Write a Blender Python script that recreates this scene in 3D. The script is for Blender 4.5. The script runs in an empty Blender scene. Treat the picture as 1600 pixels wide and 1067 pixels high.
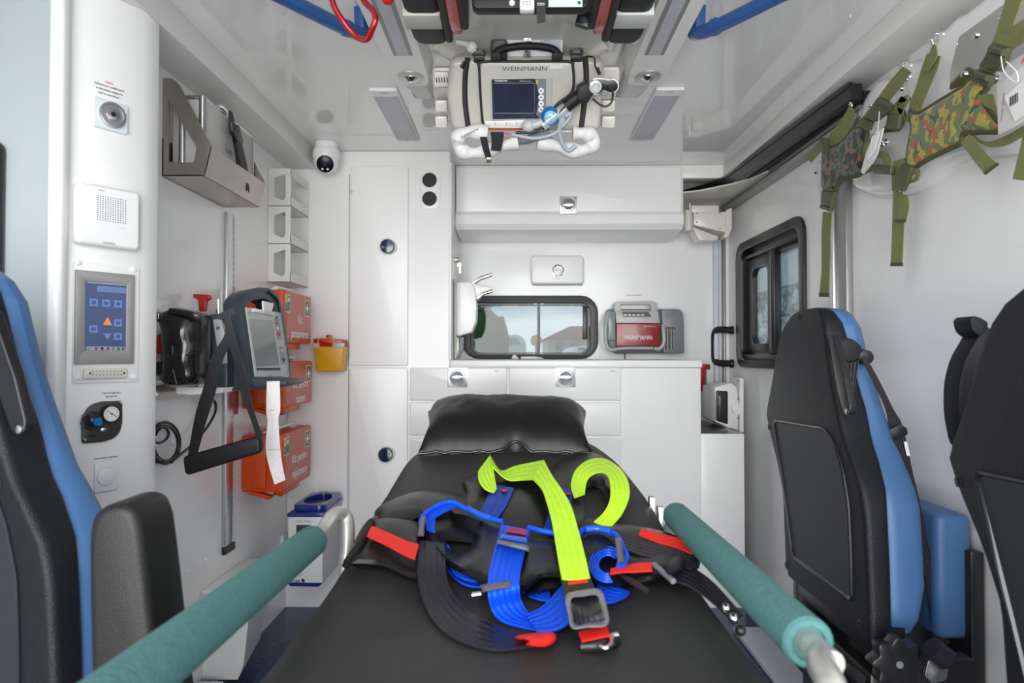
import bpy, bmesh, math, random
import numpy as np
from mathutils import Vector, Matrix
from mathutils.geometry import tessellate_polygon, delaunay_2d_cdt
V = Vector
random.seed(4)
S = bpy.context.scene
COL = S.collection

# ---------------------------------------------------------------- camera, world, light
CAMZ = 1.03
FPX = 1067.0
cam = bpy.data.cameras.new('camera')
camo = bpy.data.objects.new('camera', cam); COL.objects.link(camo)
camo.location = (0, 0, CAMZ)
cam.sensor_width = 36; cam.lens = 36 * FPX / 1600
PITCH, YAW = math.atan(20 / FPX), math.atan(8 / FPX)
camo.rotation_euler = (math.pi / 2 + PITCH, 0, YAW)
cam.clip_start = 0.02
cam.dof.use_dof = True; cam.dof.focus_distance = 2.0; cam.dof.aperture_fstop = 5.6
S.camera = camo
RC = camo.rotation_euler.to_matrix()
S.view_settings.view_transform = 'Standard'; S.view_settings.look = 'None'
S.view_settings.gamma = 1; S.view_settings.use_curve_mapping = False
S.view_settings.exposure = 1.14
S.cycles.max_bounces = 10; S.cycles.diffuse_bounces = 6; S.cycles.glossy_bounces = 5
S.cycles.transparent_max_bounces = 12
S.cycles.sample_clamp_indirect = 6

w = bpy.data.worlds.new('overcast_sky'); S.world = w; w.use_nodes = True
nt = w.node_tree; nt.nodes.clear()
def N(t, **k):
    n = nt.nodes.new(t)
    for a, b in k.items(): setattr(n, a, b)
    return n
out = N('ShaderNodeOutputWorld'); bg = N('ShaderNodeBackground'); tc = N('ShaderNodeTexCoord')
mp = N('ShaderNodeMapping'); mp.inputs['Scale'].default_value = (2.2, 2.2, 9)
no = N('ShaderNodeTexNoise'); no.inputs['Scale'].default_value = 2.2; no.inputs['Detail'].default_value = 6
cr = N('ShaderNodeValToRGB')
cr.color_ramp.elements[0].position = .36; cr.color_ramp.elements[0].color = (.24, .34, .50, 1)
cr.color_ramp.elements[1].position = .62; cr.color_ramp.elements[1].color = (.80, .84, .88, 1)
nt.links.new(tc.outputs['Generated'], mp.inputs[0]); nt.links.new(mp.outputs[0], no.inputs['Vector'])
nt.links.new(no.outputs['Fac'], cr.inputs[0]); nt.links.new(cr.outputs[0], bg.inputs[0])
bg.inputs[1].default_value = 1.0
nt.links.new(bg.outputs[0], out.inputs[0])

def area(name, loc, rot, sx, sy, e, col=(1, 1, 1), portal=False):
    l = bpy.data.lights.new(name, 'AREA'); l.shape = 'RECTANGLE'; l.size = sx; l.size_y = sy; l.energy = e; l.color = col
    o = bpy.data.objects.new(name, l); COL.objects.link(o); o.location = loc; o.rotation_euler = rot
    if portal: l.cycles.is_portal = True
    return o
# daylight coming in through the open rear doorway behind the camera
area('rear_doorway_daylight', (-0.55, -2.2, 1.3), (math.radians(88), 0, math.radians(-8)), 4.6, 3.4, 165, (1, .985, .96))

# ---------------------------------------------------------------- pixel -> world helpers
def ray(px, py):
    return RC @ V(((px - 800) / FPX, -(py - 533.5) / FPX, -1))
C0 = V((0, 0, CAMZ))
def PY(px, py, Y):
    d = ray(px, py); return C0 + d * (Y / d.y)
def PX(px, py, X):
    d = ray(px, py); return C0 + d * (X / d.x)
def PZ(px, py, Z):
    d = ray(px, py); return C0 + d * ((Z - CAMZ) / d.z)
class F:
    def __init__(s, o, u, v, n):
        s.o, s.u, s.v, s.n = V(o), V(u).normalized(), V(v).normalized(), V(n).normalized()
    def pt(s, a, b, c=0): return s.o + s.u * a + s.v * b + s.n * c
    def one(s, px, py, off=0):
        d = ray(px, py); o = s.o + s.n * off
        p = C0 + d * ((o - C0).dot(s.n) / d.dot(s.n)) - s.o
        return (p.dot(s.u), p.dot(s.v))
    def px(s, pts, off=0): return [s.one(x, y, off) for x, y in pts]
    def rect(s, x0, y0, x1, y1, off=0, r=0, n=5):
        a = s.one(x0, y0, off); b = s.one(x1, y1, off)
        return rr(min(a[0], b[0]), min(a[1], b[1]), max(a[0], b[0]), max(a[1], b[1]), r, n)
def FY(Y): return F((0, Y, 0), (1, 0, 0), (0, 0, 1), (0, -1, 0))
def FL(X): return F((X, 0, 0), (0, 1, 0), (0, 0, 1), (1, 0, 0))
def FR(X): return F((X, 0, 0), (0, -1, 0), (0, 0, 1), (-1, 0, 0))
def FZ(Z): return F((0, 0, Z), (1, 0, 0), (0, 1, 0), (0, 0, -1))      # faces down
def rr(x0, y0, x1, y1, r=0, n=5):
    if r <= 0: return [(x0, y0), (x1, y0), (x1, y1), (x0, y1)]
    r = min(r, (x1 - x0) / 2, (y1 - y0) / 2); P = []
    for cx, cy, a in ((x1 - r, y0 + r, -90), (x1 - r, y1 - r, 0), (x0 + r, y1 - r, 90), (x0 + r, y0 + r, 180)):
        for i in range(n + 1):
            t = math.radians(a + 90 * i / n); P.append((cx + r * math.cos(t), cy + r * math.sin(t)))
    return P
def circ(cx, cy, r, n=28, ry=None):
    ry = ry or r
    return [(cx + r * math.cos(2 * math.pi * i / n), cy + ry * math.sin(2 * math.pi * i / n)) for i in range(n)]
def fillet(P, r, n=4):
    out = []
    for i in range(len(P)):
        a, b, c = V(P[i - 1]), V(P[i]), V(P[(i + 1) % len(P)])
        d1, d2 = (a - b), (c - b); rr_ = min(r, d1.length * .45, d2.length * .45)
        p1, p2 = b + d1.normalized() * rr_, b + d2.normalized() * rr_
        for k in range(n + 1):
            t = k / n; q = p1 * (1 - t) ** 2 + b * 2 * t * (1 - t) + p2 * t * t; out.append(tuple(q))
    return out
def area2(P): return sum(P[i - 1][0] * P[i][1] - P[i][0] * P[i - 1][1] for i in range(len(P)))
def catmull(P, k=6, closed=False):
    P = [V(p) for p in P]; n = len(P)
    if n < 3 and not closed: 
        return [P[0].lerp(P[1], i / k) for i in range(k + 1)]
    out = []
    rng = range(n if closed else n - 1)
    for i in rng:
        p0 = P[(i - 1) % n] if closed or i > 0 else P[0] * 2 - P[1]
        p1, p2 = P[i], P[(i + 1) % n]
        p3 = P[(i + 2) % n] if closed or i + 2 < n else P[-1] * 2 - P[-2]
        for j in range(k):
            t = j / k
            out.append(.5 * ((2 * p1) + (p2 - p0) * t + (2 * p0 - 5 * p1 + 4 * p2 - p3) * t * t + (3 * p1 - p0 - 3 * p2 + p3) * t ** 3))
    if not closed: out.append(P[-1])
    return out

# ---------------------------------------------------------------- materials
MATS = {}
def mat(name, c, rough=.4, metal=0, spec=.5, coat=0, var=.04, vs=6, bump=0, bs=60, trans=0, emit=None, es=1, alpha=1, sheen=0):
    if name in MATS: return MATS[name]
    m = bpy.data.materials.new(name); m.use_nodes = True; t = m.node_tree
    b = t.nodes['Principled BSDF']; L = t.links.new
    b.inputs['Roughness'].default_value = rough; b.inputs['Metallic'].default_value = metal
    b.inputs['Specular IOR Level'].default_value = spec; b.inputs['Coat Weight'].default_value = coat
    b.inputs['Coat Roughness'].default_value = .05; b.inputs['Transmission Weight'].default_value = trans
    b.inputs['Alpha'].default_value = alpha; b.inputs['Sheen Weight'].default_value = sheen
    tcn = t.nodes.new('ShaderNodeTexCoord')
    n1 = t.nodes.new('ShaderNodeTexNoise'); n1.inputs['Scale'].default_value = vs; n1.inputs['Detail'].default_value = 3
    L(tcn.outputs['Object'], n1.inputs['Vector'])
    r = t.nodes.new('ShaderNodeValToRGB')
    r.color_ramp.elements[0].color = tuple(max(0, x * (1 - var)) for x in c) + (1,)
    r.color_ramp.elements[1].color = tuple(min(1, x * (1 + var)) for x in c) + (1,)
    r.color_ramp.elements[0].position = .3; r.color_ramp.elements[1].position = .7
    L(n1.outputs['Fac'], r.inputs[0]); L(r.outputs[0], b.inputs['Base Color'])
    if bump:
        n2 = t.nodes.new('ShaderNodeTexNoise'); n2.inputs['Scale'].default_value = bs; n2.inputs['Detail'].default_value = 2
        L(tcn.outputs['Object'], n2.inputs['Vector'])
        bn = t.nodes.new('ShaderNodeBump'); bn.inputs['Strength'].default_value = bump; bn.inputs['Distance'].default_value = .002
        L(n2.outputs['Fac'], bn.inputs['Height']); L(bn.outputs[0], b.inputs['Normal'])
    if emit:
        b.inputs['Emission Color'].default_value = tuple(emit) + (1,); b.inputs['Emission Strength'].default_value = es
    MATS[name] = m; return m
def srgb(r, g, b):
    f = lambda c: (c / 255 / 12.92) if c / 255 <= .04045 else ((c / 255 + .055) / 1.055) ** 2.4
    return tuple(f(c) * .74 for c in (r, g, b))
def web(name, c, c2=None, rough=.45, ribs=5, strength=.6):
    """woven webbing: ribs along the strap, from its own UVs"""
    m = mat(name, c, rough, var=.06, vs=40, spec=.3); t = m.node_tree; L = t.links.new
    uv = t.nodes.new('ShaderNodeUVMap'); sp = t.nodes.new('ShaderNodeSeparateXYZ'); L(uv.outputs[0], sp.inputs[0])
    mu = t.nodes.new('ShaderNodeMath'); mu.operation = 'MULTIPLY'; mu.inputs[1].default_value = ribs * 2 * math.pi; L(sp.outputs[0], mu.inputs[0])
    si = t.nodes.new('ShaderNodeMath'); si.operation = 'SINE'; L(mu.outputs[0], si.inputs[0])
    mv = t.nodes.new('ShaderNodeMath'); mv.operation = 'MULTIPLY'; mv.inputs[1].default_value = 60 ; L(sp.outputs[1], mv.inputs[0])
    sv = t.nodes.new('ShaderNodeMath'); sv.operation = 'SINE'; L(mv.outputs[0], sv.inputs[0])
    ml = t.nodes.new('ShaderNodeMath'); ml.operation = 'MULTIPLY'; ml.inputs[1].default_value = .25; L(sv.outputs[0], ml.inputs[0])
    ad = t.nodes.new('ShaderNodeMath'); ad.operation = 'ADD'; L(si.outputs[0], ad.inputs[0]); L(ml.outputs[0], ad.inputs[1])
    bn = t.nodes.new('ShaderNodeBump'); bn.inputs['Strength'].default_value = strength; bn.inputs['Distance'].default_value = .0012
    L(ad.outputs[0], bn.inputs['Height']); L(bn.outputs[0], t.nodes['Principled BSDF'].inputs['Normal'])
    return m
def camo_mat(name, cols, scale):
    m = bpy.data.materials.new(name); m.use_nodes = True; t = m.node_tree; L = t.links.new
    b = t.nodes['Principled BSDF']; b.inputs['Roughness'].default_value = .8; b.inputs['Sheen Weight'].default_value = .2
    tcn = t.nodes.new('ShaderNodeTexCoord'); prev = None
    for i, (c, th) in enumerate(cols):
        if i == 0:
            rgb = t.nodes.new('ShaderNodeRGB'); rgb.outputs[0].default_value = c + (1,); prev = rgb.outputs[0]; continue
        mpn = t.nodes.new('ShaderNodeMapping'); mpn.inputs['Location'].default_value = (3.7 * i, 1.9 * i, 5.1 * i); L(tcn.outputs['Object'], mpn.inputs[0])
        n = t.nodes.new('ShaderNodeTexNoise'); n.inputs['Scale'].default_value = scale; n.inputs['Detail'].default_value = 1.2; L(mpn.outputs[0], n.inputs['Vector'])
        g = t.nodes.new('ShaderNodeMath'); g.operation = 'GREATER_THAN'; g.inputs[1].default_value = th; L(n.outputs['Fac'], g.inputs[0])
        mx = t.nodes.new('ShaderNodeMix'); mx.data_type = 'RGBA'; L(g.outputs[0], mx.inputs['Factor']); L(prev, mx.inputs['A']); mx.inputs['B'].default_value = c + (1,)
        prev = mx.outputs['Result']
    L(prev, b.inputs['Base Color'])
    n = t.nodes.new('ShaderNodeTexNoise'); n.inputs['Scale'].default_value = 500; L(tcn.outputs['Object'], n.inputs['Vector'])
    bn = t.nodes.new('ShaderNodeBump'); bn.inputs['Strength'].default_value = .3; bn.inputs['Distance'].default_value = .001
    L(n.outputs['Fac'], bn.inputs['Height']); L(bn.outputs[0], b.inputs['Normal'])
    MATS[name] = m; return m
def glass_mat(name, tint=(1, 1, 1), refl=.08):
    m = bpy.data.materials.new(name); m.use_nodes = True; t = m.node_tree; t.nodes.clear(); L = t.links.new
    o = t.nodes.new('ShaderNodeOutputMaterial'); a = t.nodes.new('ShaderNodeBsdfTransparent'); g = t.nodes.new('ShaderNodeBsdfGlossy')
    a.inputs[0].default_value = tint + (1,); g.inputs['Roughness'].default_value = .02
    lw = t.nodes.new('ShaderNodeLayerWeight'); lw.inputs[0].default_value = .35
    mm = t.nodes.new('ShaderNodeMath'); mm.operation = 'MULTIPLY_ADD'; mm.inputs[1].default_value = .5; mm.inputs[2].default_value = refl * .5; L(lw.outputs['Fresnel'], mm.inputs[0])
    x = t.nodes.new('ShaderNodeMixShader'); L(mm.outputs[0], x.inputs[0]); L(a.outputs[0], x.inputs[1]); L(g.outputs[0], x.inputs[2]); L(x.outputs[0], o.inputs[0])
    MATS[name] = m; return m

WALL = mat('glossy_white_laminate', (.85, .85, .85), .18, coat=.15, var=.012, vs=2)
CAB = mat('white_gelcoat', (.86, .86, .855), .32, coat=.1, var=.012, vs=2)
CEIL = mat('polished_ceiling_panel', (.88, .88, .87), .04, coat=.2, var=.01, vs=1.5)
BEAM = mat('satin_white_beam', (.80, .795, .78), .3, var=.02)
WHITE = mat('white_plastic', (.82, .82, .82), .28, coat=.1, var=.01)
CREAM = mat('cream_plastic', (.68, .655, .60), .3, coat=.2, var=.02)
LGREY = mat('light_grey_plastic', (.48, .49, .49), .35)
GREY = mat('grey_plastic', (.16, .175, .19), .4)
SLATE = mat('slate_plastic', (.028, .042, .052), .38, var=.08)
BLACK = mat('black_plastic', (.012, .012, .013), .32)
RUBBER = mat('black_rubber', (.011, .011, .012), .5, spec=.35, bump=.2, bs=200)
SEATBLK = mat('grained_black_shell', (.008, .0085, .0105), .45, spec=.3, bump=.5, bs=420, var=.08)
SEATBLU = mat('blue_upholstery', srgb(76, 120, 174), .42, bump=.25, bs=500, var=.03)
NAVY = mat('navy_plastic', (.008, .02, .06), .12, coat=.6)
STEEL = mat('brushed_steel', (.42, .385, .355), .34, 1, bump=.08, bs=90, var=.1)
STEELM = mat('mirror_steel', (.75, .73, .70), .1, 1, var=.03)
ALU = mat('anodised_aluminium', (.62, .62, .63), .3, 1, var=.03)
CHROME = mat('chrome', (.8, .8, .8), .08, 1, var=.01)
PIPE = mat('painted_pipe', (.55, .54, .51), .3, .6, var=.02)
DARKHOLE = mat('dark_void', (.006, .006, .006), .6)
VINYL = mat('black_vinyl', (.009, .009, .0095), .38, spec=.4, bump=.35, bs=14, var=.1)
MATT = mat('matt_black_vinyl', (.032, .032, .0315), .55, spec=.3, bump=.35, bs=300, var=.12, vs=9)
GLOSSBAG = mat('glossy_black_vinyl', (.008, .008, .009), .18, coat=.3, bump=.9, bs=16)
FOAM = mat('teal_foam', srgb(86, 138, 137), .85, bump=.7, bs=260, var=.12, vs=120)
BLUEP = mat('blue_painted_tube', srgb(44, 92, 160), .3, coat=.3)
REDP = mat('red_anodised', srgb(190, 28, 24), .25, .35, coat=.3)
RED = mat('red_plastic', srgb(196, 30, 28), .3)
REDW = web('red_webbing', (.80, .022, .012), rough=.5, ribs=3, strength=.3)
ORANGE = mat('orange_plastic', srgb(232, 82, 8), .34, var=.05)
ORANGE2 = mat('orange_print', srgb(214, 88, 52), .32, var=.02)
GREENP = mat('green_print', srgb(38, 112, 66), .4)
YELP = mat('yellow_print', srgb(236, 208, 40), .4)
PRINTW = mat('white_print', (.78, .78, .76), .4)
PRINTK = mat('black_print', (.03, .03, .035), .5)
PRINTR = mat('red_print', srgb(214, 60, 44), .5)
PRINTG = mat('lime_print', srgb(120, 200, 50), .5)
PRINTB = mat('navy_print', srgb(20, 46, 104), .5)
YELLOW = mat('yellow_plastic', srgb(240, 178, 12), .3, var=.03)
BLUEB = mat('royal_blue_plastic', srgb(26, 52, 150), .25, coat=.3)
CYAN = mat('cyan_plastic', srgb(0, 132, 214), .3)
PAPER = mat('thermal_paper', (.78, .75, .74), .8, bump=.3, bs=90)
LENS = mat('frosted_diffuser', (.50, .50, .56), .35, var=.03)
FLOOR = mat('blue_vinyl_floor', srgb(44, 66, 104), .22, var=.12, vs=40)
BWEB = web('blue_webbing', (.004, .085, .78), ribs=5)
KWEB = web('black_webbing', (.018, .016, .022), ribs=5, strength=.4, rough=.38)
LWEB = web('lime_webbing', (.58, 1.0, .035), ribs=4, strength=.35)
OWEB = web('olive_webbing', (.185, .195, .075), ribs=9, strength=.4, rough=.6)
OLIVEP = mat('olive_plastic', (.062, .068, .032), .4)
OTRIM = mat('olive_trim', srgb(84, 88, 52), .75)
GLASS = glass_mat('window_glass', (.52, .56, .56), .02); TINT = glass_mat('tinted_glass', (.70, .74, .74), .02)
CLEARP = glass_mat('clear_plastic', (.86, .9, .93), .25)

# ---------------------------------------------------------------- object builders
def link(name, me, m, parent=None, label=None, kind=None):
    o = bpy.data.objects.new(name, me); COL.objects.link(o)
    if m is not None and not me.materials: me.materials.append(m)
    if parent is not None:
        o.parent = parent
        if parent.type == 'EMPTY': o.matrix_parent_inverse = Matrix.Translation(-parent.location)
    if label: o['label'] = label
    if kind: o['kind'] = kind
    return o
def thing(name, label, cat, loc, group=None):
    o = bpy.data.objects.new(name, None); COL.objects.link(o); o.location = loc; o.empty_display_size = .05
    o['label'] = label; o['category'] = cat
    if group: o['group'] = group
    return o
def tag(o, label, cat, group=None):
    o['label'] = label; o['category'] = cat
    if group: o['group'] = group
    return o
def struct(o): o['kind'] = 'structure'; return o
def finish(me, ang=35):
    me.validate(); me.update()
    for p in me.polygons: p.use_smooth = True
    me.set_sharp_from_angle(angle=math.radians(ang))
def mk(name, verts, faces, m, parent=None, bevel=0, seg=2, ang=35, **k):
    me = bpy.data.meshes.new(name); me.from_pydata([tuple(v) for v in verts], [], faces)
    bm = bmesh.new(); bm.from_mesh(me); bmesh.ops.recalc_face_normals(bm, faces=bm.faces)
    if bevel:
        es = [e for e in bm.edges if len(e.link_faces) == 2 and e.calc_face_angle(0) > math.radians(30)]
        try: bmesh.ops.bevel(bm, geom=es, offset=bevel, segments=seg, affect='EDGES', profile=.5, clamp_overlap=True)
        except Exception: pass
    bm.to_mesh(me); bm.free(); finish(me, ang)
    return link(name, me, m, parent, **k)
def prism(name, m, fr, P, c0, c1, parent=None, holes=None, bevel=0, seg=2, ang=35, **k):
    """closed outline P (frame coordinates) extruded along the frame normal from c0 to c1"""
    loops = [list(P)] + [list(h) for h in (holes or [])]
    if area2(loops[0]) < 0: loops[0].reverse()
    for h in loops[1:]:
        if area2(h) > 0: h.reverse()
    flat = [p for l in loops for p in l]; n = len(flat)
    vs = [fr.pt(p[0], p[1], c1) for p in flat] + [fr.pt(p[0], p[1], c0) for p in flat]
    fs = []
    if holes:
        tris = tessellate_polygon([[V((p[0], p[1], 0)) for p in l] for l in loops])
        fs += [tuple(t) for t in tris] + [tuple(i + n for i in reversed(t)) for t in tris]
    else:
        fs += [tuple(range(n)), tuple(reversed(range(n, 2 * n)))]
    s = 0
    for l in loops:
        q = len(l)
        for i in range(q):
            a, b = s + i, s + (i + 1) % q; fs.append((a, a + n, b + n, b))
        s += q
    me = bpy.data.meshes.new(name); me.from_pydata([tuple(v) for v in vs], [], fs)
    bm = bmesh.new(); bm.from_mesh(me); bmesh.ops.recalc_face_normals(bm, faces=bm.faces)
    if bevel:
        es = [e for e in bm.edges if len(e.link_faces) == 2 and e.calc_face_angle(0) > math.radians(50)]
        try: bmesh.ops.bevel(bm, geom=es, offset=bevel, segments=seg, affect='EDGES', profile=.5, clamp_overlap=True)
        except Exception: pass
    bm.to_mesh(me); bm.free(); finish(me, ang)
    return link(name, me, m, parent, **k)
def box(name, m, x0, y0, z0, x1, y1, z1, parent=None, bevel=0, seg=2, **k):
    return prism(name, m, F((0, 0, 0), (1, 0, 0), (0, 1, 0), (0, 0, 1)), rr(x0, y0, x1, y1), z0, z1, parent, bevel=bevel, seg=seg, **k)
def loft(name, m, rings, parent=None, cap=True, closed=True, ang=40, uv=False, **k):
    n = len(rings[0]); vs = [p for r in rings for p in r]; fs = []
    for i in range(len(rings) - 1):
        for j in range(n if closed else n - 1):
            a, b = i * n + j, i * n + (j + 1) % n; fs.append((a, b, b + n, a + n))
    if cap: fs += [tuple(reversed(range(n))), tuple(range((len(rings) - 1) * n, len(rings) * n))]
    return mk(name, vs, fs, m, parent, ang=ang, **k)
def frames_along(P, up=None):
    T = [((P[min(i + 1, len(P) - 1)] - P[max(i - 1, 0)])).normalized() for i in range(len(P))]
    n = up or (V((0, 0, 1)) if abs(T[0].z) < .9 else V((1, 0, 0)))
    out = []
    for t in T:
        n = (n - t * n.dot(t)); n = n.normalized() if n.length > 1e-6 else V((1, 0, 0)); out.append((t, n, t.cross(n)))
    return out
def tube(name, m, P, r, parent=None, k=6, seg=12, smooth=True, closed=False, ry=None, up=None, ang=50, **kw):
    Q = catmull(P, k, closed) if smooth else [V(p) for p in P]
    if closed: Q = Q + [Q[0]]
    rad = r if callable(r) else (lambda t: r)
    fr = frames_along(Q, up); rings = []
    if closed: fr[0] = fr[-1] = (fr[0][0], fr[0][1], fr[0][2])
    for i, q in enumerate(Q):
        t, a, b = fr[i]; R = rad(i / (len(Q) - 1)); R2 = R * (ry or 1)
        rings.append([q + a * (R2 * math.cos(2 * math.pi * j / seg)) + b * (R * math.sin(2 * math.pi * j / seg)) for j in range(seg)])
    return loft(name, m, rings, parent, cap=not closed, ang=ang, **kw)
def ribbon(name, m, L, R, th=.002, parent=None, k=6, nx=4, bow=0, smooth=True, **kw):
    """strap between its two edge lines L and R (world points)"""
    A = catmull(L, k) if smooth else [V(p) for p in L]; B = catmull(R, k) if smooth else [V(p) for p in R]
    rings = []; ln = 0; uvs = []
    width = sum((a - b).length for a, b in zip(A, B)) / len(A)
    vlist = []
    for i in range(len(A)):
        t = (A[min(i + 1, len(A) - 1)] + B[min(i + 1, len(A) - 1)] - A[max(i - 1, 0)] - B[max(i - 1, 0)])
        nrm = (B[i] - A[i]).cross(t)
        nrm = nrm.normalized() if nrm.length > 1e-9 else V((0, 0, 1))
        if i and nrm.dot(prev) < -.3: pass
        prev = nrm
        if i: ln += ((A[i] + B[i]) / 2 - (A[i - 1] + B[i - 1]) / 2).length
        top = [A[i].lerp(B[i], j / nx) + nrm * (th / 2 + bow * math.sin(math.pi * j / nx)) for j in range(nx + 1)]
        bot = [A[i].lerp(B[i], j / nx) + nrm * (-th / 2 + bow * math.sin(math.pi * j / nx)) for j in reversed(range(nx + 1))]
        rings.append(top + bot)
        vlist.append([(j / nx, ln / max(width, 1e-4)) for j in range(nx + 1)] + [(j / nx, ln / max(width, 1e-4)) for j in reversed(range(nx + 1))])
    n = len(rings[0]); vs = [p for r in rings for p in r]; UV = [p for r in vlist for p in r]; fs = []
    for i in range(len(rings) - 1):
        for j in range(n):
            a, b = i * n + j, i * n + (j + 1) % n; fs.append((a, b, b + n, a + n))
    fs += [tuple(reversed(range(n))), tuple(range((len(rings) - 1) * n, len(rings) * n))]
    me = bpy.data.meshes.new(name); me.from_pydata([tuple(v) for v in vs], [], fs)
    ul = me.uv_layers.new(name='UVMap')
    for lp in me.loops: ul.data[lp.index].uv = UV[lp.vertex_index]
    for p in me.polygons: p.use_smooth = True
    me.set_sharp_from_angle(angle=math.radians(60))
    return link(name, me, m, parent, **kw)
def lathe(name, m, fr, cx, cy, prof, parent=None, seg=28, **k):
    """prof: (radius, height along the frame normal)"""
    rings = [[fr.pt(cx + r * math.cos(2 * math.pi * j / seg), cy + r * math.sin(2 * math.pi * j / seg), h) for j in range(seg)] for r, h in prof]
    return loft(name, m, rings, parent, **k)
def text(name, s, fr, a, b, size, off, m, parent, align='CENTER', sx=1, spacing=1, shear=0, slope=0, bold=0, **k):
    cu = bpy.data.curves.new('t', 'FONT'); cu.body = s; cu.size = 1; cu.align_x = align; cu.space_character = spacing; cu.shear = shear
    cu.offset = bold; cu.resolution_u = 3
    o = bpy.data.objects.new('t', cu); me = bpy.data.meshes.new_from_object(o); bpy.data.objects.remove(o); bpy.data.curves.remove(cu)
    me.materials.clear(); cap = .72
    for v in me.vertices:
        x, y = v.co.x * size / cap * sx, v.co.y * size / cap
        v.co = fr.pt(a + x, b + y + x * slope, off)
    me.name = name
    return link(name, me, m, parent, **k)
def disc_grid(name, m, fr, pts, r, c0, c1, parent, seg=8, **k):
    vs, fs = [], []
    for a, b in pts:
        s = len(vs)
        for h in (c1, c0):
            vs += [fr.pt(a + r * math.cos(2 * math.pi * j / seg), b + r * math.sin(2 * math.pi * j / seg), h) for j in range(seg)]
        fs.append(tuple(range(s, s + seg)))
        for j in range(seg): fs.append((s + j, s + j + seg, s + (j + 1) % seg + seg, s + (j + 1) % seg))
    return mk(name, vs, fs, m, parent, **k)
def patch(name, m, P, mapf, h, infl, step, parent=None, holes=None, wedge=None, wob=0, wl=None, **k):
    """stuffed, rounded pad over outline P (2D); mapf(a, b, height) gives the world point; thickness h + infl, rolled edge"""
    loops = [list(P)] + [list(x) for x in (holes or [])]
    if area2(loops[0]) < 0: loops[0].reverse()
    segs = []; pts = []; edges = []
    for l in loops:
        s = len(pts)
        # resample
        L2 = []
        for i in range(len(l)):
            a, b = V(l[i]), V(l[(i + 1) % len(l)]); q = max(1, int((b - a).length / step))
            for j in range(q): L2.append(a.lerp(b, j / q))
        pts += L2; edges += [(s + i, s + (i + 1) % len(L2)) for i in range(len(L2))]
        segs += [(L2[i], L2[(i + 1) % len(L2)]) for i in range(len(L2))]
    A = np.array([[s[0].x, s[0].y] for s in segs]); B = np.array([[s[1].x, s[1].y] for s in segs])
    def dist(p):
        p = np.array(p); d = B - A; t = np.clip(((p - A) * d).sum(1) / np.maximum((d * d).sum(1), 1e-12), 0, 1)
        return np.sqrt(((p - A - d * t[:, None]) ** 2).sum(1).min())
    nb = len(pts); xs = [p[0] for p in loops[0]]; ys = [p[1] for p in loops[0]]
    row = 0; wedge = wedge or step * 3; wl = wl or step * 12
    base = list(edges); bp = list(pts)
    for fr_, lim in ((.22, .9), (.6, .92)):
        for a, b in base:
            d = bp[b] - bp[a]
            if d.length < 1e-9: continue
            q = bp[a] + V((-d.y, d.x)).normalized() * wedge * fr_
            if dist(q) >= wedge * fr_ * lim: pts.append(q)
    y = min(ys)
    while y < max(ys):
        x = min(xs) + (row % 2) * step / 2
        while x < max(xs):
            if dist((x, y)) > wedge * .9: pts.append(V((x, y)))
            x += step
        y += step * .87; row += 1
    cv, ce, cf, _, _, _ = delaunay_2d_cdt(pts, edges, [], 1, 1e-7)
    def inside(p):
        c = False
        for l in loops:
            for i in range(len(l)):
                (x1, y1), (x2, y2) = l[i - 1], l[i]
                if (y1 > p[1]) != (y2 > p[1]) and p[0] < (x2 - x1) * (p[1] - y1) / (y2 - y1) + x1: c = not c
        return c
    fs = [f for f in cf if inside(((cv[f[0]] + cv[f[1]] + cv[f[2]]) / 3))]
    used = sorted({i for f in fs for i in f}); idx = {u: i for i, u in enumerate(used)}
    top, bot = [], []
    for u in used:
        p = cv[u]; d = dist(p); t = min(1, d / wedge); z = h + infl * math.sqrt(max(0, 1 - (1 - t) ** 2))
        if wob: z += wob * (math.sin(p.x * 9 / wl + p.y * 3 / wl) + math.sin(p.y * 11 / wl - p.x * 4 / wl)) * t
        top.append(mapf(p.x, p.y, z)); bot.append(mapf(p.x, p.y, 0))
    n = len(used); F2 = [tuple(idx[i] for i in f) for f in fs] ; G = [tuple(n + i for i in reversed(f)) for f in F2]
    cnt = {}
    for f in F2:
        for i in range(3):
            e = (f[i], f[(i + 1) % 3]); cnt[e] = cnt.get(e, 0) + 1
    side = [(b, a, a + n, b + n) for (a, b) in cnt if (b, a) not in cnt]
    return mk(name, top + bot, F2 + G + side, m, parent, ang=50, **k)
def copy_tree(o, d, parent=None, label=None):
    c = o.copy(); COL.objects.link(c)
    if parent is None: c.location = o.location + V(d)
    else:
        c.parent = parent
        c.matrix_parent_inverse = o.matrix_parent_inverse.copy()
    if label: c['label'] = label
    for ch in [x for x in CH if x.parent == o]: copy_tree(ch, d, c)
    return c
# ================================================================ THE SETTING
XL, XR, YB, Y1, Y2 = -.945, 1.03, 3.35, 2.80, 3.018
CZ = 1.87
YN = -.35
LABELS = True
def st(name, o): return struct(o)
struct(box('floor', FLOOR, -1.12, YN, -.05, XR, YB, 0))
struct(box('ground', mat('concrete_ground', (.30, .30, .29), .9, var=.2, vs=2), -14, -14, -.75, 14, 30, -.7))
# ceiling: one polished panel
struct(box('ceiling', CEIL, -1.11, YN, CZ, XR + .03, YB + .03, CZ + .04))
# left wall with the near window opening
fl, frr = FL(XL), FR(XR)
struct(prism('wall_left', WALL, FL(XL), rr(1.391, 0, YB, CZ), -.04, 0))
NEARX = -1.08
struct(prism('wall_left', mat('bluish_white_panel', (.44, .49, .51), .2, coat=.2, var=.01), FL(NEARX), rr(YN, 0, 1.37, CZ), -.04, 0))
struct(box('wall_left', MATS['bluish_white_panel'], NEARX, 1.37, 0, XL + .001, 1.39, CZ))
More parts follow.
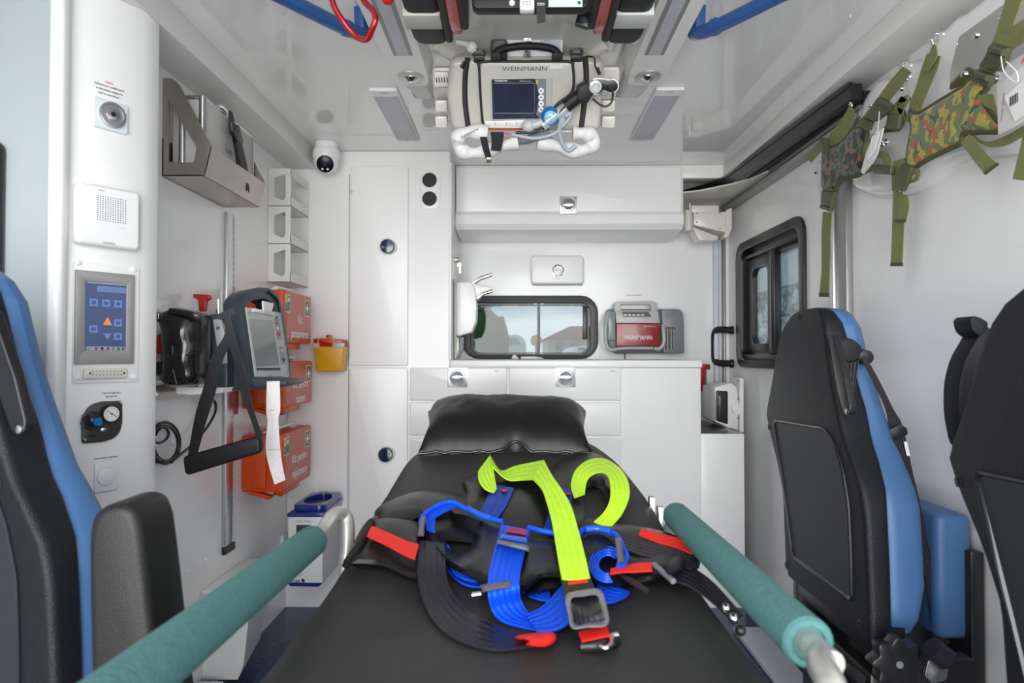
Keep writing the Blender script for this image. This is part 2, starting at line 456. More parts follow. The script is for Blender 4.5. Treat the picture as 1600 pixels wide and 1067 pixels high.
# right wall with sliding-door window opening
WD = rr(-3.13, 1.0, -2.455, 1.505, .05)
struct(prism('wall_right', WALL, frr, rr(-YB, 0, -YN, CZ), -.04, 0, holes=[WD]))
# bulkhead wall
fb = FY(YB)
WF = fb.rect(731, 470, 926, 556, r=.06)
struct(prism('wall_front', WALL, fb, rr(XL, 0, XR, CZ), -.04, 0, holes=[WF]))

# beams along the ceiling edges
struct(box('trim_1', BEAM, NEARX, YN, 1.793, -.824, Y1, CZ - .0005, bevel=.003))
struct(box('trim_2', BEAM, .914, YN, 1.811, XR, Y2, CZ - .0005, bevel=.003))
struct(box('trim_3', BEAM, .702, Y2 + .001, 1.811, XR, Y2 + .06, CZ - .0005, bevel=.003))

# angled column on the left
A33 = math.radians(33)
FC = F((-.824, 1.49, 0), (math.sin(A33), math.cos(A33), 0), (0, 0, 1), (math.cos(A33), -math.sin(A33), 0))
colp = [(-.824, 1.49), (-.824, 1.556), (XL + .002, 1.60), (XL + .002, 1.36), (-.925, 1.352), FC.pt(-.137, 0, 0).to_2d()[:]]
struct(prism('column', CAB, F((0, 0, 0), (1, 0, 0), (0, 1, 0), (0, 0, 1)), colp, 0, 1.7925, bevel=.004, seg=3))
struct(box('trim_4', CAB, -.925, 1.325, 0, -.895, 1.358, 1.793, bevel=.012, seg=4))

# door pillar, gasket posts and bulkhead corner trims
GREYAL = mat('grey_door_extrusion', (.30, .295, .285), .35, .4)
pil = box('trim_5', GREYAL, XR - .022, 2.095, 0, XR - .0005, 2.165, 1.735, bevel=.003); struct(pil)
struct(box('trim_6', ALU, XR - .03, 2.165, 0, XR - .0005, 2.185, 1.735, bevel=.003))
struct(box('trim_7', mat('pale_blue_trim', (.60, .66, .72), .25, var=.01), .958, YB - .03, 0, .983, YB - .0005, 1.75, bevel=.008, seg=3))
struct(box('trim_8', GREYAL, 1.0, YB - .04, 0, 1.012, YB - .0005, 1.75, bevel=.002))
struct(box('trim_9', WHITE, 1.013, YB - .035, 0, XR - .0005, YB - .0005, 1.75, bevel=.002))

# skirting at the left rear corner
struct(box('baseboard_front', CAB, XL + .0005, Y1 - .004, 0, -.60, Y1 - .0005, .08, bevel=.001))

struct(box('trim_10', mat('lavender_sill_glare', (.50, .52, .63), .3, var=.03), .80, 1.9, .001, XR - .001, 2.56, .02, bevel=.004))  # plate added at the door step; its pale lavender stands for reflected daylight
# ---- sliding door top rail
def path_pts(L, z): return [PZ(x, y, z) for x, y in L]
tr = thing('door_track', 'long black curved sliding door track under the right ceiling edge', 'rail', (.93, 2.4, 1.74))
def sweep_h(name, m, path, w, h, parent, **k):
    P = catmull(path, 6); rings = []
    for i, p in enumerate(P):
        t = (P[min(i + 1, len(P) - 1)] - P[max(i - 1, 0)]).normalized(); s = t.cross(V((0, 0, 1))).normalized()
        rings.append([p - s * w / 2 - V((0, 0, h / 2)), p + s * w / 2 - V((0, 0, h / 2)), p + s * w / 2 + V((0, 0, h / 2)), p - s * w / 2 + V((0, 0, h / 2))])
    return loft(name, m, rings, parent, ang=30, **k)
tp = path_pts([(1068, 308), (1100, 299), (1131, 289), (1160, 270), (1200, 241), (1260, 198), (1338, 143)], 1.775)
sweep_h('guide_channel', BLACK, tp, .035, .045, tr)
tp2 = [p + V((.03, .0, -.012)) for p in tp]
sweep_h('lower_lip', RUBBER, tp2, .02, .03, tr)
sweep_h('upper_lip', mat('gloss_black_strip', (.01, .01, .011), .15), [p + V((-.016, 0, .021)) for p in tp], .01, .012, tr)
cv = prism('track_cover', CREAM, F((0, 0, 0), (1, 0, 0), (0, 1, 0), (0, 0, 1)),
           [(.735, 3.02), (.80, 2.99), (.90, 2.88), (.945, 2.80), (XR - .03, 2.62), (XR - .03, 3.34), (.735, 3.34)], 1.745, 1.751, tr)
gr = box('grey_rail', GREYAL, XR - .045, 1.96, 1.715, XR - .0005, 3.30, 1.757, parent=tr, bevel=.003)
box('rail_slot', BLACK, XR - .047, 1.96, 1.732, XR - .044, 3.30, 1.735, parent=tr)

# ---- door mechanism cover
dm = thing('door_mechanism_cover', 'cream metal cover box with screws at the end of the door track', 'cover', (.9, 3.2, 1.58))
fm = FY(3.12)
prism('cover_plate', CREAM, fm, fm.px([(1084, 331), (1134, 331), (1134, 363), (1084, 351)]), -.12, 0, dm, bevel=.002)
prism('upper_block', CREAM, fm, fm.px([(1081, 320), (1124, 320), (1124, 331), (1081, 331)]), -.12, -.01, dm, bevel=.002)
prism('lower_bracket', CREAM, fm, fm.px([(1084, 352), (1126, 368), (1124, 374), (1096, 374)]), -.12, -.03, dm, bevel=.002)
prism('side_flange', CREAM, fm, fm.px([(1134, 329), (1143, 325), (1143, 356), (1138, 370), (1130, 372), (1134, 363)]), -.10, .006, dm, bevel=.001)
lathe('pivot', CREAM, F((PY(1075, 350, 3.12)), (1, 0, 0), (0, 1, 0), (0, 0, 1)), 0, 0, [(.02, -.03), (.022, 0), (.018, .06), (.012, .065)], dm, seg=16)
lathe('pivot_cap', LGREY, fm, *fm.one(1074, 340), [(.013, 0), (.013, .004)], dm, seg=16)
tube('bolt', CHROME, [PY(1078, 333, 3.1), PY(1078, 318, 3.1)], .004, dm, smooth=False, seg=8)
for x, y in ((1089, 333.5), (1125, 332.5), (1089, 347), (1125, 357)):
    lathe('screw', GREY, fm, *fm.one(x, y), [(.004, 0), (.004, .0015)], dm, seg=8)

# ---- windows -------------------------------------------------------
def window(name, label, fr, hole, outer, m, dep):
    o = prism(name, m, fr, outer, -.02, .012, holes=[hole], bevel=.003); struct(o); o['label'] = label
    return o
W1 = window('window_1', 'dark grey framed sliding window in the bulkhead with its outdoor reflection built as a scene behind', fb, fb.rect(735, 474, 922, 553, r=.045), fb.rect(722, 462, 934.5, 561, r=.085), mat('window_gasket', (.055, .055, .058), .45), 0)
hx = fb.one(842, 500)[0]
a0, b0 = fb.one(735, 553); a1, b1 = fb.one(922, 474)
prism('window_mullion', BLACK, fb, rr(hx - .007, b0 - .003, hx + .007, b1 + .003), -.03, -.012, W1)
prism('pane', GLASS, fb, rr(a0 - .003, b0 - .003, hx, b1 + .003, .04), -.030, -.026, W1)
prism('pane', GLASS, fb, rr(hx, b0 - .003, a1 + .003, b1 + .003, .04), -.022, -.018, W1)
prism('inner_seal', BLACK, fb, fb.rect(736, 475, 921, 552.5, r=.04), -.035, -.016, W1, holes=[fb.rect(739, 477.5, 918, 550.5, r=.035)])
prism('window_catch', BLACK, fb, fb.rect(911, 478, 918, 530), -.016, -.004, W1, bevel=.002)
prism('window_sticker', PRINTW, fb, fb.rect(784, 474, 809, 480.5), -.0255, -.025, W1)
prism('pull_tab', LGREY, fb, fb.rect(756, 478, 765, 486), -.0255, -.02, W1, bevel=.001)

W2 = window('window_2', 'tall black framed sliding window in the right side door', frr, rr(-3.11, 1.005, -2.475, 1.497, .05), rr(-3.185, .972, -2.43, 1.535, .075), BLACK, 0)
prism('inner_frame', mat('black_window_rail', (.02, .02, .021), .25), frr, rr(-3.115, 1.0, -2.458, 1.50, .05), -.045, -.02, W2, holes=[rr(-3.06, 1.06, -2.475, 1.44, .03)])
prism('sliding_sash', BLACK, frr, rr(-3.07, 1.035, -2.80, 1.45, .05), -.035, -.012, W2, holes=[rr(-3.03, 1.075, -2.845, 1.405, .04)], bevel=.003)
prism('mullion', BLACK, frr, rr(-2.815, 1.03, -2.755, 1.46), -.035, -.004, W2, bevel=.004)
prism('mullion_bead', GREY, frr, rr(-2.79, 1.06, -2.78, 1.43), -.004, 0, W2, bevel=.002)
prism('pane', TINT, frr, rr(-3.04, 1.06, -2.83, 1.42), -.028, -.024, W2)
prism('pane', TINT, frr, rr(-2.77, 1.05, -2.47, 1.45), -.036, -.032, W2)
prism('lower_ledge', BLACK, frr, rr(-3.10, 1.005, -2.49, 1.03), -.02, .004, W2, bevel=.003)
prism('upper_ledge', BLACK, frr, rr(-3.10, 1.455, -2.49, 1.47), -.02, .004, W2, bevel=.003)

W3 = struct(prism('window_3', BLACK, FY(1.3695), rr(NEARX + .001, 1.0, -1.034, 1.46, .02), .0005, .02, bevel=.006, seg=3)); W3['label'] = 'edge of a black rubber framed window at the left edge'
prism('pane', TINT, FY(1.3695), rr(NEARX + .004, 1.05, -1.045, 1.41, .005), .02, .021, W3)
# ================================================================ OUTSIDE
# rough stone wall beyond the side door window
stone = bpy.data.materials.new('rough_stone'); stone.use_nodes = True; t = stone.node_tree
b = t.nodes['Principled BSDF']; b.inputs['Roughness'].default_value = .9
tcn = t.nodes.new('ShaderNodeTexCoord'); vv = t.nodes.new('ShaderNodeTexNoise'); vv.inputs['Scale'].default_value = 8; vv.inputs['Detail'].default_value = 6
t.links.new(tcn.outputs['Object'], vv.inputs['Vector']); r = t.nodes.new('ShaderNodeValToRGB')
r.color_ramp.elements[0].color = (.16, .2, .2, 1); r.color_ramp.elements[1].color = (.85, .95, .95, 1); r.color_ramp.elements[0].position = .42; r.color_ramp.elements[1].position = .6
t.links.new(vv.outputs['Fac'], r.inputs[0]); t.links.new(r.outputs[0], b.inputs['Base Color'])
ow = thing('stone_wall', 'rough grey stone faced wall outside the side door window', 'wall', (3.6, 6, -.7))
vs, fs = [], []; nx_, nz_ = 150, 46; rnd = random.Random(2)
from mathutils import noise as mn
for i in range(nx_ + 1):
    for j in range(nz_ + 1):
        y = 3 + 9 * i / nx_; z = -.7 + 2.62 * j / nz_
        d = .10 * mn.noise(V((y * 4, z * 4, 0))) + .10 * mn.noise(V((y * 9, z * 9, 3)))
        vs.append((3.6 + d, y, z))
for i in range(nx_):
    for j in range(nz_): a = i * (nz_ + 1) + j; fs.append((a, a + 1, a + nz_ + 2, a + nz_ + 1))
mk('rough_face', vs, fs, stone, ow)
CONC = mat('pale_concrete', (.75, .82, .82), .85, var=.08)
box('coping', CONC, 3.5, 3, 1.92, 4.0, 12, 2.35, ow, bevel=.02)
box('coping_cap', mat('whitewashed_cap', (.85, .86, .86), .8), 3.45, 3, 2.35, 4.05, 12, 2.62, ow, bevel=.02)
# scene invented behind the bulkhead glass to stand in for its outdoor reflection
FH = FY(14)
hs = thing('house', 'cream house with a red tiled roof standing in for a reflection in the bulkhead window', 'house', (1.6, 14.5, -.7))
prism('house_wall', mat('cream_render', (.62, .58, .46), .8), FH, FH.px([(856, 528), (960, 528), (960, 684), (856, 684)]), -3, 0, hs)
prism('roof', mat('red_roof_tiles', srgb(150, 62, 44), .8, var=.2, vs=4), FH, FH.px([(848, 530), (888, 511), (900, 510), (975, 514), (985, 531)]), -3.2, .3, hs, bevel=.03)
for x in (868, 893):
    prism('house_window', mat('dark_house_window', (.05, .06, .07), .2), FH, FH.rect(x, 536, x + 9, 548), 0, .05, hs)
def bush(name, label, px, py, Y, rx, rz, col, seed):
    c = PY(px, py, Y); rd = random.Random(seed); m = mat('foliage_' + str(seed), col, .8, var=.4, vs=9)
    vs, fs = [], []; a, bb = 22, 12
    for i in range(bb + 1):
        for j in range(a):
            th = math.pi * i / bb; ph = 2 * math.pi * j / a; d = V((math.sin(th) * math.cos(ph), math.sin(th) * math.sin(ph), math.cos(th)))
            q = 1 + .28 * mn.noise(d * 3 + V((seed, 0, 0))) + .12 * mn.noise(d * 9)
            vs.append(c + V((d.x * rx, d.y * rx, d.z * rz)) * q)
    for i in range(bb):
        for j in range(a): k = (j + 1) % a; fs.append((i * a + j, i * a + k, (i + 1) * a + k, (i + 1) * a + j))
    root = thing(name, label, 'shrub', (c.x, c.y, -.7))
    mk('foliage', vs, fs, m, root)
    tube('trunk', mat('bark', (.06, .045, .03), .9), [V((c.x, c.y, -.7)), V((c.x, c.y, c.z - rz * .5))], .05, root, smooth=False, seg=8)
    return root
bush('shrub', 'dark green shrub standing in for greenery reflected at the left of the bulkhead window', 752, 548, 8, .32, .5, (.03, .09, .02), 3)
bush('shrub', 'mid green bush in front of the cream house, part of the window reflection stand-in', 897, 556, 10, .12, .14, (.10, .2, .05), 5)
vn = thing('reflection_van', 'pale van standing in for a reflection in the bulkhead window', 'van', (-.2, 9, -.7))
f9 = FY(9)
prism('van_body', mat('pale_green_paint', (.62, .72, .56), .4), f9, fillet(f9.px([(762, 755), (762, 538), (772, 524), (812, 522), (822, 534), (824, 755)]), .06), -2, 0, vn, bevel=.03)
prism('van_window', mat('van_glass', (.25, .3, .32), .1), f9, fillet(f9.px([(772, 538), (777, 528), (808, 528), (814, 538)]), .03), 0, .01, vn)
v2 = thing('reflection_car', 'white car right of the yellow sign, standing in for a window reflection', 'car', (.9, 8, -.7))
f8 = FY(8)
prism('car_body', mat('white_car_paint', (.78, .78, .74), .3), f8, fillet(f8.px([(888, 783), (890, 548), (903, 541), (925, 540), (945, 548), (945, 783)]), .05), -1.5, 0, v2, bevel=.03)
prism('car_window', DARKHOLE, f8, f8.rect(903, 543, 915, 547), 0, .01, v2)
sg = thing('reflection_sign', 'round yellow and black sign on a post, standing in for a window reflection', 'sign', (.25, 7, -.7))
f7 = FY(7)
lathe('sign_disc', mat('sign_yellow', srgb(226, 206, 40), .5), f7, *f7.one(838, 532), [(.06, 0), (.06, .01)], sg)
tube('post', GREY, [f7.pt(*f7.one(838, 536)), V((f7.one(838, 536)[0], 7, -.7))], .012, sg, smooth=False)

# ================================================================ TALL CABINET (left rear)
f1 = FY(Y1)
tc_ = thing('tall_cabinet', 'tall white gelcoat cabinet with two blue knobs left of the drawers', 'cabinet', (-.6, 3.0, 0))
XT = -.2755      # its right side
box('body', CAB, XL + .001, Y1, .0, XT, YB - .001, CZ - .001, tc_, bevel=.006, seg=3)
def door(name, fr, P, th=.012, parent=None, r=.012, m=CAB, bev=.005): return prism(name, m, fr, fillet(P, r) if r else P, 0.0005, th, parent, bevel=bev, seg=3)
d1 = door('door', f1, f1.rect(548.5, 260, 638, 571.5), parent=tc_)
d2 = door('door', f1, rr(f1.one(547, 574)[0], .06, f1.one(638, 574)[0], f1.one(547, 574)[1]), parent=tc_)
for (x, y), d in (((608, 387), d1), ((605, 708.5), d2)):
    a, bq = f1.one(x, y)
    lathe('knob_base', CHROME, f1, a + .006, bq, [(.029, .012), (.029, .015), (.026, .018), (.024, .03)], d)
    kb = lathe('knob', NAVY, f1, a, bq, [(.024, .026), (.030, .030), (.030, .042), (.027, .047), (.012, .049)], d)
vp = prism('vent_panel', CAB, f1, f1.rect(656, 266.5, 688, 327, r=.03), .0005, .006, tc_, bevel=.003, seg=3)
for y in (282, 311):
    a, bq = f1.one(671.5, y)
    lathe('vent_bezel', LGREY, f1, a, bq, [(.031, .006), (.031, .008), (.029, .009)], vp)
    lathe('vent_insert', DARKHOLE, f1, a, bq, [(.0295, .0085), (.0295, .0092)], vp)
    for k in range(5):
        dx = (k - 2) * .010; hh = math.sqrt(.028 ** 2 - dx * dx)
        prism('louvre', BLACK, f1, rr(a + dx - .001, bq - hh, a + dx + .001, bq + hh), .009, .0105, vp)
# side edge strip towards the recess
box('edge_trim', CAB, XT - .006, Y1 - .006, 1.006, XT + .006, Y1 + .02, CZ - .05, tc_, bevel=.004, seg=3)
# vertical seam of the left panel
box('seam', GREY, f1.one(545.5, 400)[0] - .0012, Y1 - .0012, .02, f1.one(545.5, 400)[0] + .0012, Y1 - .0002, 1.77, tc_)

# ================================================================ OVERHEAD CABINET
f2 = FY(Y2)
oc = thing('overhead_cabinet', 'white overhead cabinet with a round latch above the bulkhead window', 'cabinet', (.2, 3.1, 1.6))
zb = f2.one(800, 340)[1]
xr2 = f2.one(1068, 300)[0]
prof = [(Y2, CZ - .001), (Y2, zb + .02), (Y2 - .012, zb + .012), (Y2 - .012, zb - .03), (Y2 + .01, zb - .052), (Y2 + .07, zb - .056), (Y2 + .33, zb - .06), (Y2 + .33, CZ - .001)]
prism('body', CAB, F((0, 0, 0), (0, 1, 0), (0, 0, 1), (1, 0, 0)), prof, XT + .001, xr2, oc, bevel=.006, seg=3)
od = door('door', f2, rr(f2.one(713, 300)[0], zb + .022, f2.one(1064, 300)[0], CZ - .012), .012, oc, r=.008)
def latch(fr, px, py, s, parent, off):
    a, b_ = fr.one(px, py)
    pl = prism('latch_plate', ALU, fr, rr(a - s, b_ - s, a + s, b_ + s, .003), off, off + .002, parent, bevel=.0008)
    lathe('latch_cup', GREY, fr, a, b_, [(s * .82, off + .002), (s * .82, off + .0035)], pl, seg=32)
    lathe('latch_ring', ALU, fr, a, b_, [(s * .70, off + .003), (s * .74, off + .006), (s * .62, off + .007), (s * .60, off + .003)], pl, seg=32)
    R = s * .66
    prism('latch_grip', ALU, fr, [(a + R * math.cos(t), b_ + R * math.sin(t) * .36) for t in [i * math.pi / 12 for i in range(24)]], off + .003, off + .011, pl, bevel=.002)
latch(f2, 887.5, 321, .038, od, .012)

# ================================================================ DRAWER UNIT, WORKTOP, LOW CABINET
du = thing('drawer_unit', 'white drawer unit with two round latches behind the stretcher', 'drawers', (.3, 3.0, 0))
box('body', CAB, XT + .001, Y1, 0, f1.one(1095, 600)[0], YB - .001, .974, du, bevel=.003)
rows = [(574.5, 625.5), (628.5, 680.5), (684, 760), (764, 860)]
xs = [(641, 792.5), (795.5, 970)]
for r_, (ya, yb) in enumerate(rows):
    for c_, (xa, xb) in enumerate(xs):
        if r_ and c_ == 0: continue
        if r_: xa = 641
        dd = door('drawer', f1, f1.rect(xa, ya, xb, yb), parent=du, r=.006)
        if r_ == 0:
            latch(f1, (715.5, 883.5)[c_], 589.5, .0405, dd, .012)
            a, b_ = f1.one((776, 957)[c_], 579.5)
            text('lettering', 'Sertar', f1, a, b_ - .002, .005, .0125, PRINTK, dd)
    if r_ == 1:
        pass
wt = box('worktop', CAB, XT + .001, Y1 - .012, .975, f1.one(1095, 600)[0] + .004, YB - .001, 1.006, bevel=.006, seg=3)
tag(wt, 'continuous white worktop with rounded front edge over the drawers', 'worktop')
lc = thing('low_cabinet', 'low white cabinet step right of the drawer unit with steel top', 'cabinet', (.84, 3.0, 0))
xa, xb = f1.one(1095, 700)[0] + .001, f1.one(1163, 700)[0]
box('body', CAB, xa, Y1, 0, xb, YB - .001, .705, lc, bevel=.002)
box('steel_top', mat('dark_steel_sheet', (.16, .155, .15), .25, 1), xa, Y1 + .015, .705, xb - .012, YB - .002, .7065, lc)

# ---- things on the bulkhead
dp = thing('towel_dispenser', 'white wall dispenser with round chrome button above the bulkhead window', 'dispenser', (.19, 3.33, 1.37))
bd = prism('cover', CAB, fb, fb.rect(829, 400.5, 912, 445, r=.02), 0, .035, dp, bevel=.012, seg=4)
prism('lower_lip', GREY, fb, fb.rect(832, 443.5, 910, 446), .004, .02, dp)
a, b_ = fb.one(871, 424)
lathe('button_ring', CHROME, fb, a, b_, [(.030, .035), (.030, .037), (.026, .038), (.022, .036)], dp, seg=32)
lathe('button', WHITE, fb, a, b_ - .004, [(.022, .036), (.021, .040), (.010, .042)], dp, seg=24)
text('lettering', 'PROTECT', fb, a, fb.one(871, 437)[1], .004, .0355, GREY, dp)

su = thing('suction_pump', 'red and grey portable suction pump with carry handle on the bulkhead wall', 'medical device', (.62, 3.3, 1.05))
prism('base', GREY, fb, fillet(fb.px([(946, 484), (963, 484), (1055, 484), (1062, 492), (1062, 552), (958, 552), (950, 545), (946, 530)]), .015), 0, .07, su, bevel=.006)
prism('side_tank', mat('mid_grey_plastic', (.20, .215, .23), .35), fb, fillet(fb.px([(1027, 485), (1055, 485), (1060, 491), (1061, 505), (1062, 552), (1030, 552)]), .01), .07, .10, su, bevel=.005)
prism('tank_slot', BLACK, fb, fb.rect(1039, 511, 1055, 546, r=.004, off=.1), .10, .102, su)
for x in (1042.5, 1048, 1052.5): prism('tank_rib', LGREY, fb, fb.rect(x, 514, x + 1.1, 546, off=.1), .102, .104, su)
prism('tank_label', GREY, fb, fb.rect(1039.5, 489, 1054.5, 495, off=.1), .10, .1015, su)
prism('upper_shell', mat('warm_grey_shell', (.50, .49, .47), .35), fb, fillet(fb.px([(961, 486), (1028, 486), (1031, 505), (963, 505)], .1), .004), .05, .105, su, bevel=.003)
prism('front_cover', mat('dark_red_shell', srgb(168, 26, 26), .28, coat=.2), fb, fillet(fb.px([(963, 505.5), (1031, 505.5), (1030, 543), (1020, 541), (963, 541)], .1), .004), .05, .107, su, bevel=.004)
text('lettering', 'WEINMANN', fb, *fb.one(997, 530.5, .107), .021, .1078, PRINTW, su, sx=.83, bold=.006)
text('lettering', 'ACCUVAC Pro', fb, *fb.one(1015, 511, .107), .008, .1078, PRINTW, su, sx=.8)
prism('key_panel', SLATE, fb, fb.px([(972, 487), (1013, 487), (1018, 495), (974, 495)], .105), .105, .107, su)
for i in range(5):
    prism('key', PRINTW, fb, fb.rect(974.5 + i * 6.8, 491.2, 979 + i * 6.8, 493.4, off=.107, r=.002), .107, .1085, su)
prism('handle', mat('warm_grey_shell', (.5, .49, .47), .35), fb, fillet(fb.px([(960, 487), (961, 471.5), (1020, 470.5), (1027, 474), (1027, 487)], .08), .008), .055, .08, su, holes=[fb.px([(970, 485), (970, 475), (1017, 475), (1018, 485)], .08)], bevel=.002)
tube('hose', mat('translucent_hose', (.42, .46, .47), .3), [PY(1036, 508, 3.235), PY(1037, 520, 3.22), PY(1037, 536, 3.22), PY(1030, 545, 3.22), PY(1022, 544, 3.22)], .0085, su)
tube('hose', mat('translucent_hose', (.42, .46, .47), .3), [PY(951, 487, 3.25), PY(947, 505, 3.235), PY(946, 530, 3.235), PY(953, 546, 3.23), PY(975, 544, 3.225), PY(1020, 544, 3.225)], .008, su)
prism('collection_jar', mat('smoky_jar', (.25, .29, .32), .2), fb, fillet(fb.px([(948, 487), (961, 487), (962, 532), (950, 532)], .09), .008), .05, .10, su, bevel=.006)
prism('wall_mount', BLACK, fb, fb.rect(975, 552, 977, 561), 0, .01, su)
tt = text('printed_label', 'Aspirator secretii mobil', fb, *fb.one(990, 462), .0065, .001, PRINTK, None, sx=.8)
tag(tt, 'tiny printed caption on the bulkhead above the red suction pump', 'label')

# key in lock and soap dispenser on the recess side
fs_ = FL(XT)
ky = thing('key_lock', 'silver lock with a hanging key on the recess side wall', 'lock', (XT, 3.0, 1.42))
kf = FY(3.04)
lathe('lock_cylinder', CHROME, FL(XT), 3.06, kf.one(716, 405)[1], [(.012, 0), (.012, .012), (.008, .016)], ky, seg=16)
prism('key', mat('brassy_key', (.75, .68, .5), .2, 1), kf, circ(XT + .016, kf.one(718, 414)[1], .011, 16), 0, .002, ky)
prism('key_blade', mat('brassy_key', (.75, .68, .5), .2, 1), kf, kf.rect(717, 417, 720, 427), 0, .002, ky)
tube('keyring', CHROME, [V((XT + .014, 3.05, 1.435 + .010 * math.cos(t))) + V((.008 * math.sin(t), 0, 0)) for t in [i * math.pi / 4 for i in range(8)]], .0012, ky, closed=True, seg=6)

sd = thing('soap_dispenser', 'white elbow lever soap dispenser beside the bulkhead window', 'dispenser', (-.2, 2.95, 1.1))
fd = FY(2.93)
prism('housing', WHITE, fd, fillet(fd.px([(713, 441), (736, 440), (742, 450), (745, 475), (744, 502), (737, 519), (716, 525), (713, 523)]), .008), -.10, 0, sd, bevel=.006, seg=3)
prism('wall_plate', LGREY, fd, fd.rect(709, 436, 713, 540), -.09, -.01, sd, bevel=.001)
prism('upper_arm', WHITE, fd, fillet(fd.px([(735, 441), (768, 448), (769, 451), (752, 456), (743, 466), (739, 455)]), .004), -.08, -.02, sd, bevel=.003)
for z0, pts in ((0, [(735, 441), (748, 431), (768, 425), (769, 429), (750, 435), (740, 443)]), (1, [(742, 464), (752, 455), (769, 452), (769, 455), (755, 459), (746, 468)])):
    prism('lever', mat('steel_lever', (.45, .42, .38), .25, 1), fd, fd.px(pts), -.075, -.025, sd, bevel=.001)
prism('pump_bottle', mat('clear_green_liquid', (.62, .66, .55), .1), fd, fillet(fd.px([(709, 527), (716, 527), (717, 545), (712, 560), (709, 560)]), .004), -.08, -.02, sd, bevel=.003)
prism('side_grip', GREY, fd, fillet(fd.px([(718, 528), (723, 526), (722, 548), (714, 560), (711, 560), (717, 546)]), .003), -.08, -.03, sd)

# spare seal on worktop (cream wedge shapes under the window)
cp = prism('cream_wedge', CREAM, FY(3.3), fillet(FY(3.3).px([(799, 561), (801, 555), (805, 553), (808, 557), (812, 561)]), .004), -.02, 0, None, bevel=.003)
tag(cp, 'small cream stopper standing on the worktop under the window', 'stopper')
cp = prism('cream_tray', CREAM, FY(3.3), fillet(FY(3.3).px([(813, 561), (814, 557), (836, 556.5), (848, 559), (851, 561)]), .003), -.04, 0, None, bevel=.002)
tag(cp, 'flat cream tray lying on the worktop under the window', 'tray')

# ---- right rear corner
gh = thing('grab_bar', 'black D shaped grab handle on the side door edge', 'handle', (.98, 3.2, 1.0))
hp = [PX(1142, 516, 1.02), PX(1124, 515, .975), PX(1117, 520, .965), PX(1116, 541, .965), PX(1117, 562, .965), PX(1124, 567, .975), PX(1142, 568, 1.02)]
tube('grip', RUBBER, hp, .016, gh, seg=12)
for q in (hp[0], hp[-1]): lathe('foot', RUBBER, frr, -q.y, q.z, [(.02, 0), (.02, .012), (.014, .02)], gh, seg=16)
gm = thing('glass_hammer', 'red emergency glass hammer on the wall right of the worktop', 'hammer', (.9, 3.33, .95))
fg = FY(3.31)
prism('hammer_handle', RED, fg, fillet(fg.px([(1096, 570), (1103, 574), (1101, 605), (1098, 611), (1094, 611), (1094, 570)]), .004), -.02, 0, gm, bevel=.003)
prism('hammer_head', RED, fg, fg.rect(1096, 569, 1107, 577, r=.003), -.02, .004, gm, bevel=.002)
prism('head_tip', BLACK, fg, fg.rect(1105, 569.5, 1109.5, 577, r=.002), -.018, .002, gm)
prism('holder', GREY, fg, fg.rect(1092, 570, 1106, 608), -.038, -.02, gm)
hb = thing('door_lock_box', 'white plastic lock housing with black recessed grip behind low cabinet', 'lock', (.97, 3.1, .75))
fh = FY(3.02)
prism('housing', WHITE, fh, fillet(fh.px([(1117, 605), (1142, 598), (1152, 606), (1154, 632), (1153, 672), (1137, 668), (1118, 659)]), .006), -.2, 0, hb, bevel=.006)
prism('recess_bezel', BLACK, fh, fillet(fh.px([(1118, 610), (1137, 611), (1137, 663), (1118, 657)]), .008), 0, .004, hb, bevel=.002)
prism('recess_grip', mat('gloss_black_grip', (.02, .02, .022), .12), fh, fh.px([(1123, 618), (1129, 618), (1129, 654), (1123, 652)], .004), .004, .008, hb, bevel=.002)
prism('flange', WHITE, fh, fh.px([(1155, 590), (1161, 592), (1161, 675), (1155, 675)]), -.12, .01, hb, bevel=.002)
prism('bulge', WHITE, fh, fillet(fh.px([(1141, 634), (1158, 630), (1158, 650), (1144, 645)]), .006), -.05, .012, hb, bevel=.004)
for y in (595, 623, 653): lathe('screw', GREY, fh, *fh.one(1153, y), [(.004, 0), (.004, .003)], hb, seg=8)
# ================================================================ COLUMN EQUIPMENT
def wall_text(name, lines, fr, a, b, size, label, gap=1.7, m=PRINTK, first=None, **k):
    root = thing(name, label, 'label', fr.pt(a, b, .0003))
    for i, s in enumerate(lines):
        text('text_line', s, fr, a, b - i * size * gap, size, .0006, (first if first and i == 0 else m), root, **k)
    return root
wall_text('printed_notice', ['Atentie', 'Debitmetrul / umidificatorul', 'se decupleaza obligatoriu', 'cand nu este folosit !'], FC, FC.one(171, 131)[0], FC.one(171, 131)[1], .0047, 'four line printed warning with red heading above the gas outlet plate', first=PRINTR, sx=.82, bold=.012, gap=1.85)
wall_text('printed_caption', ['Control aspirator', 'secretii fix'], FC, *FC.one(174, 615), .0044, 'two line black caption above the vacuum gauge plate', sx=.9, bold=.012)
wall_text('printed_caption', ['Intrerupator aspirator', 'secretii fix'], FC, *FC.one(166, 716), .0044, 'two line black caption above the round white push switch', sx=.9, bold=.012)

go = thing('gas_outlet', 'square white wall plate with round steel gas outlet on the column', 'gas outlet', FC.pt(-.06, 1.4))
prism('plate', mat('pale_blue_plate', (.68, .74, .76), .2, coat=.3), FC, FC.rect(143, 150, 198, 212, r=.006), 0, .008, go, bevel=.004, seg=4)
a, b = FC.one(175, 180, .01)
lathe('bezel', ALU, FC, a, b, [(.026, .008), (.027, .014), (.023, .015), (.0215, .0122)], go, seg=36)
lathe('face', mat('dark_satin_steel', (.42, .42, .43), .45, .8), FC, a, b, [(.022, .011), (.022, .0125), (.014, .0135)], go, seg=36)
lathe('hub', ALU, FC, a, b, [(.013, .0125), (.013, .017), (.009, .018)], go, seg=6)
lathe('socket', DARKHOLE, FC, a - .001, b, [(.005, .018), (.005, .0185)], go, seg=12)

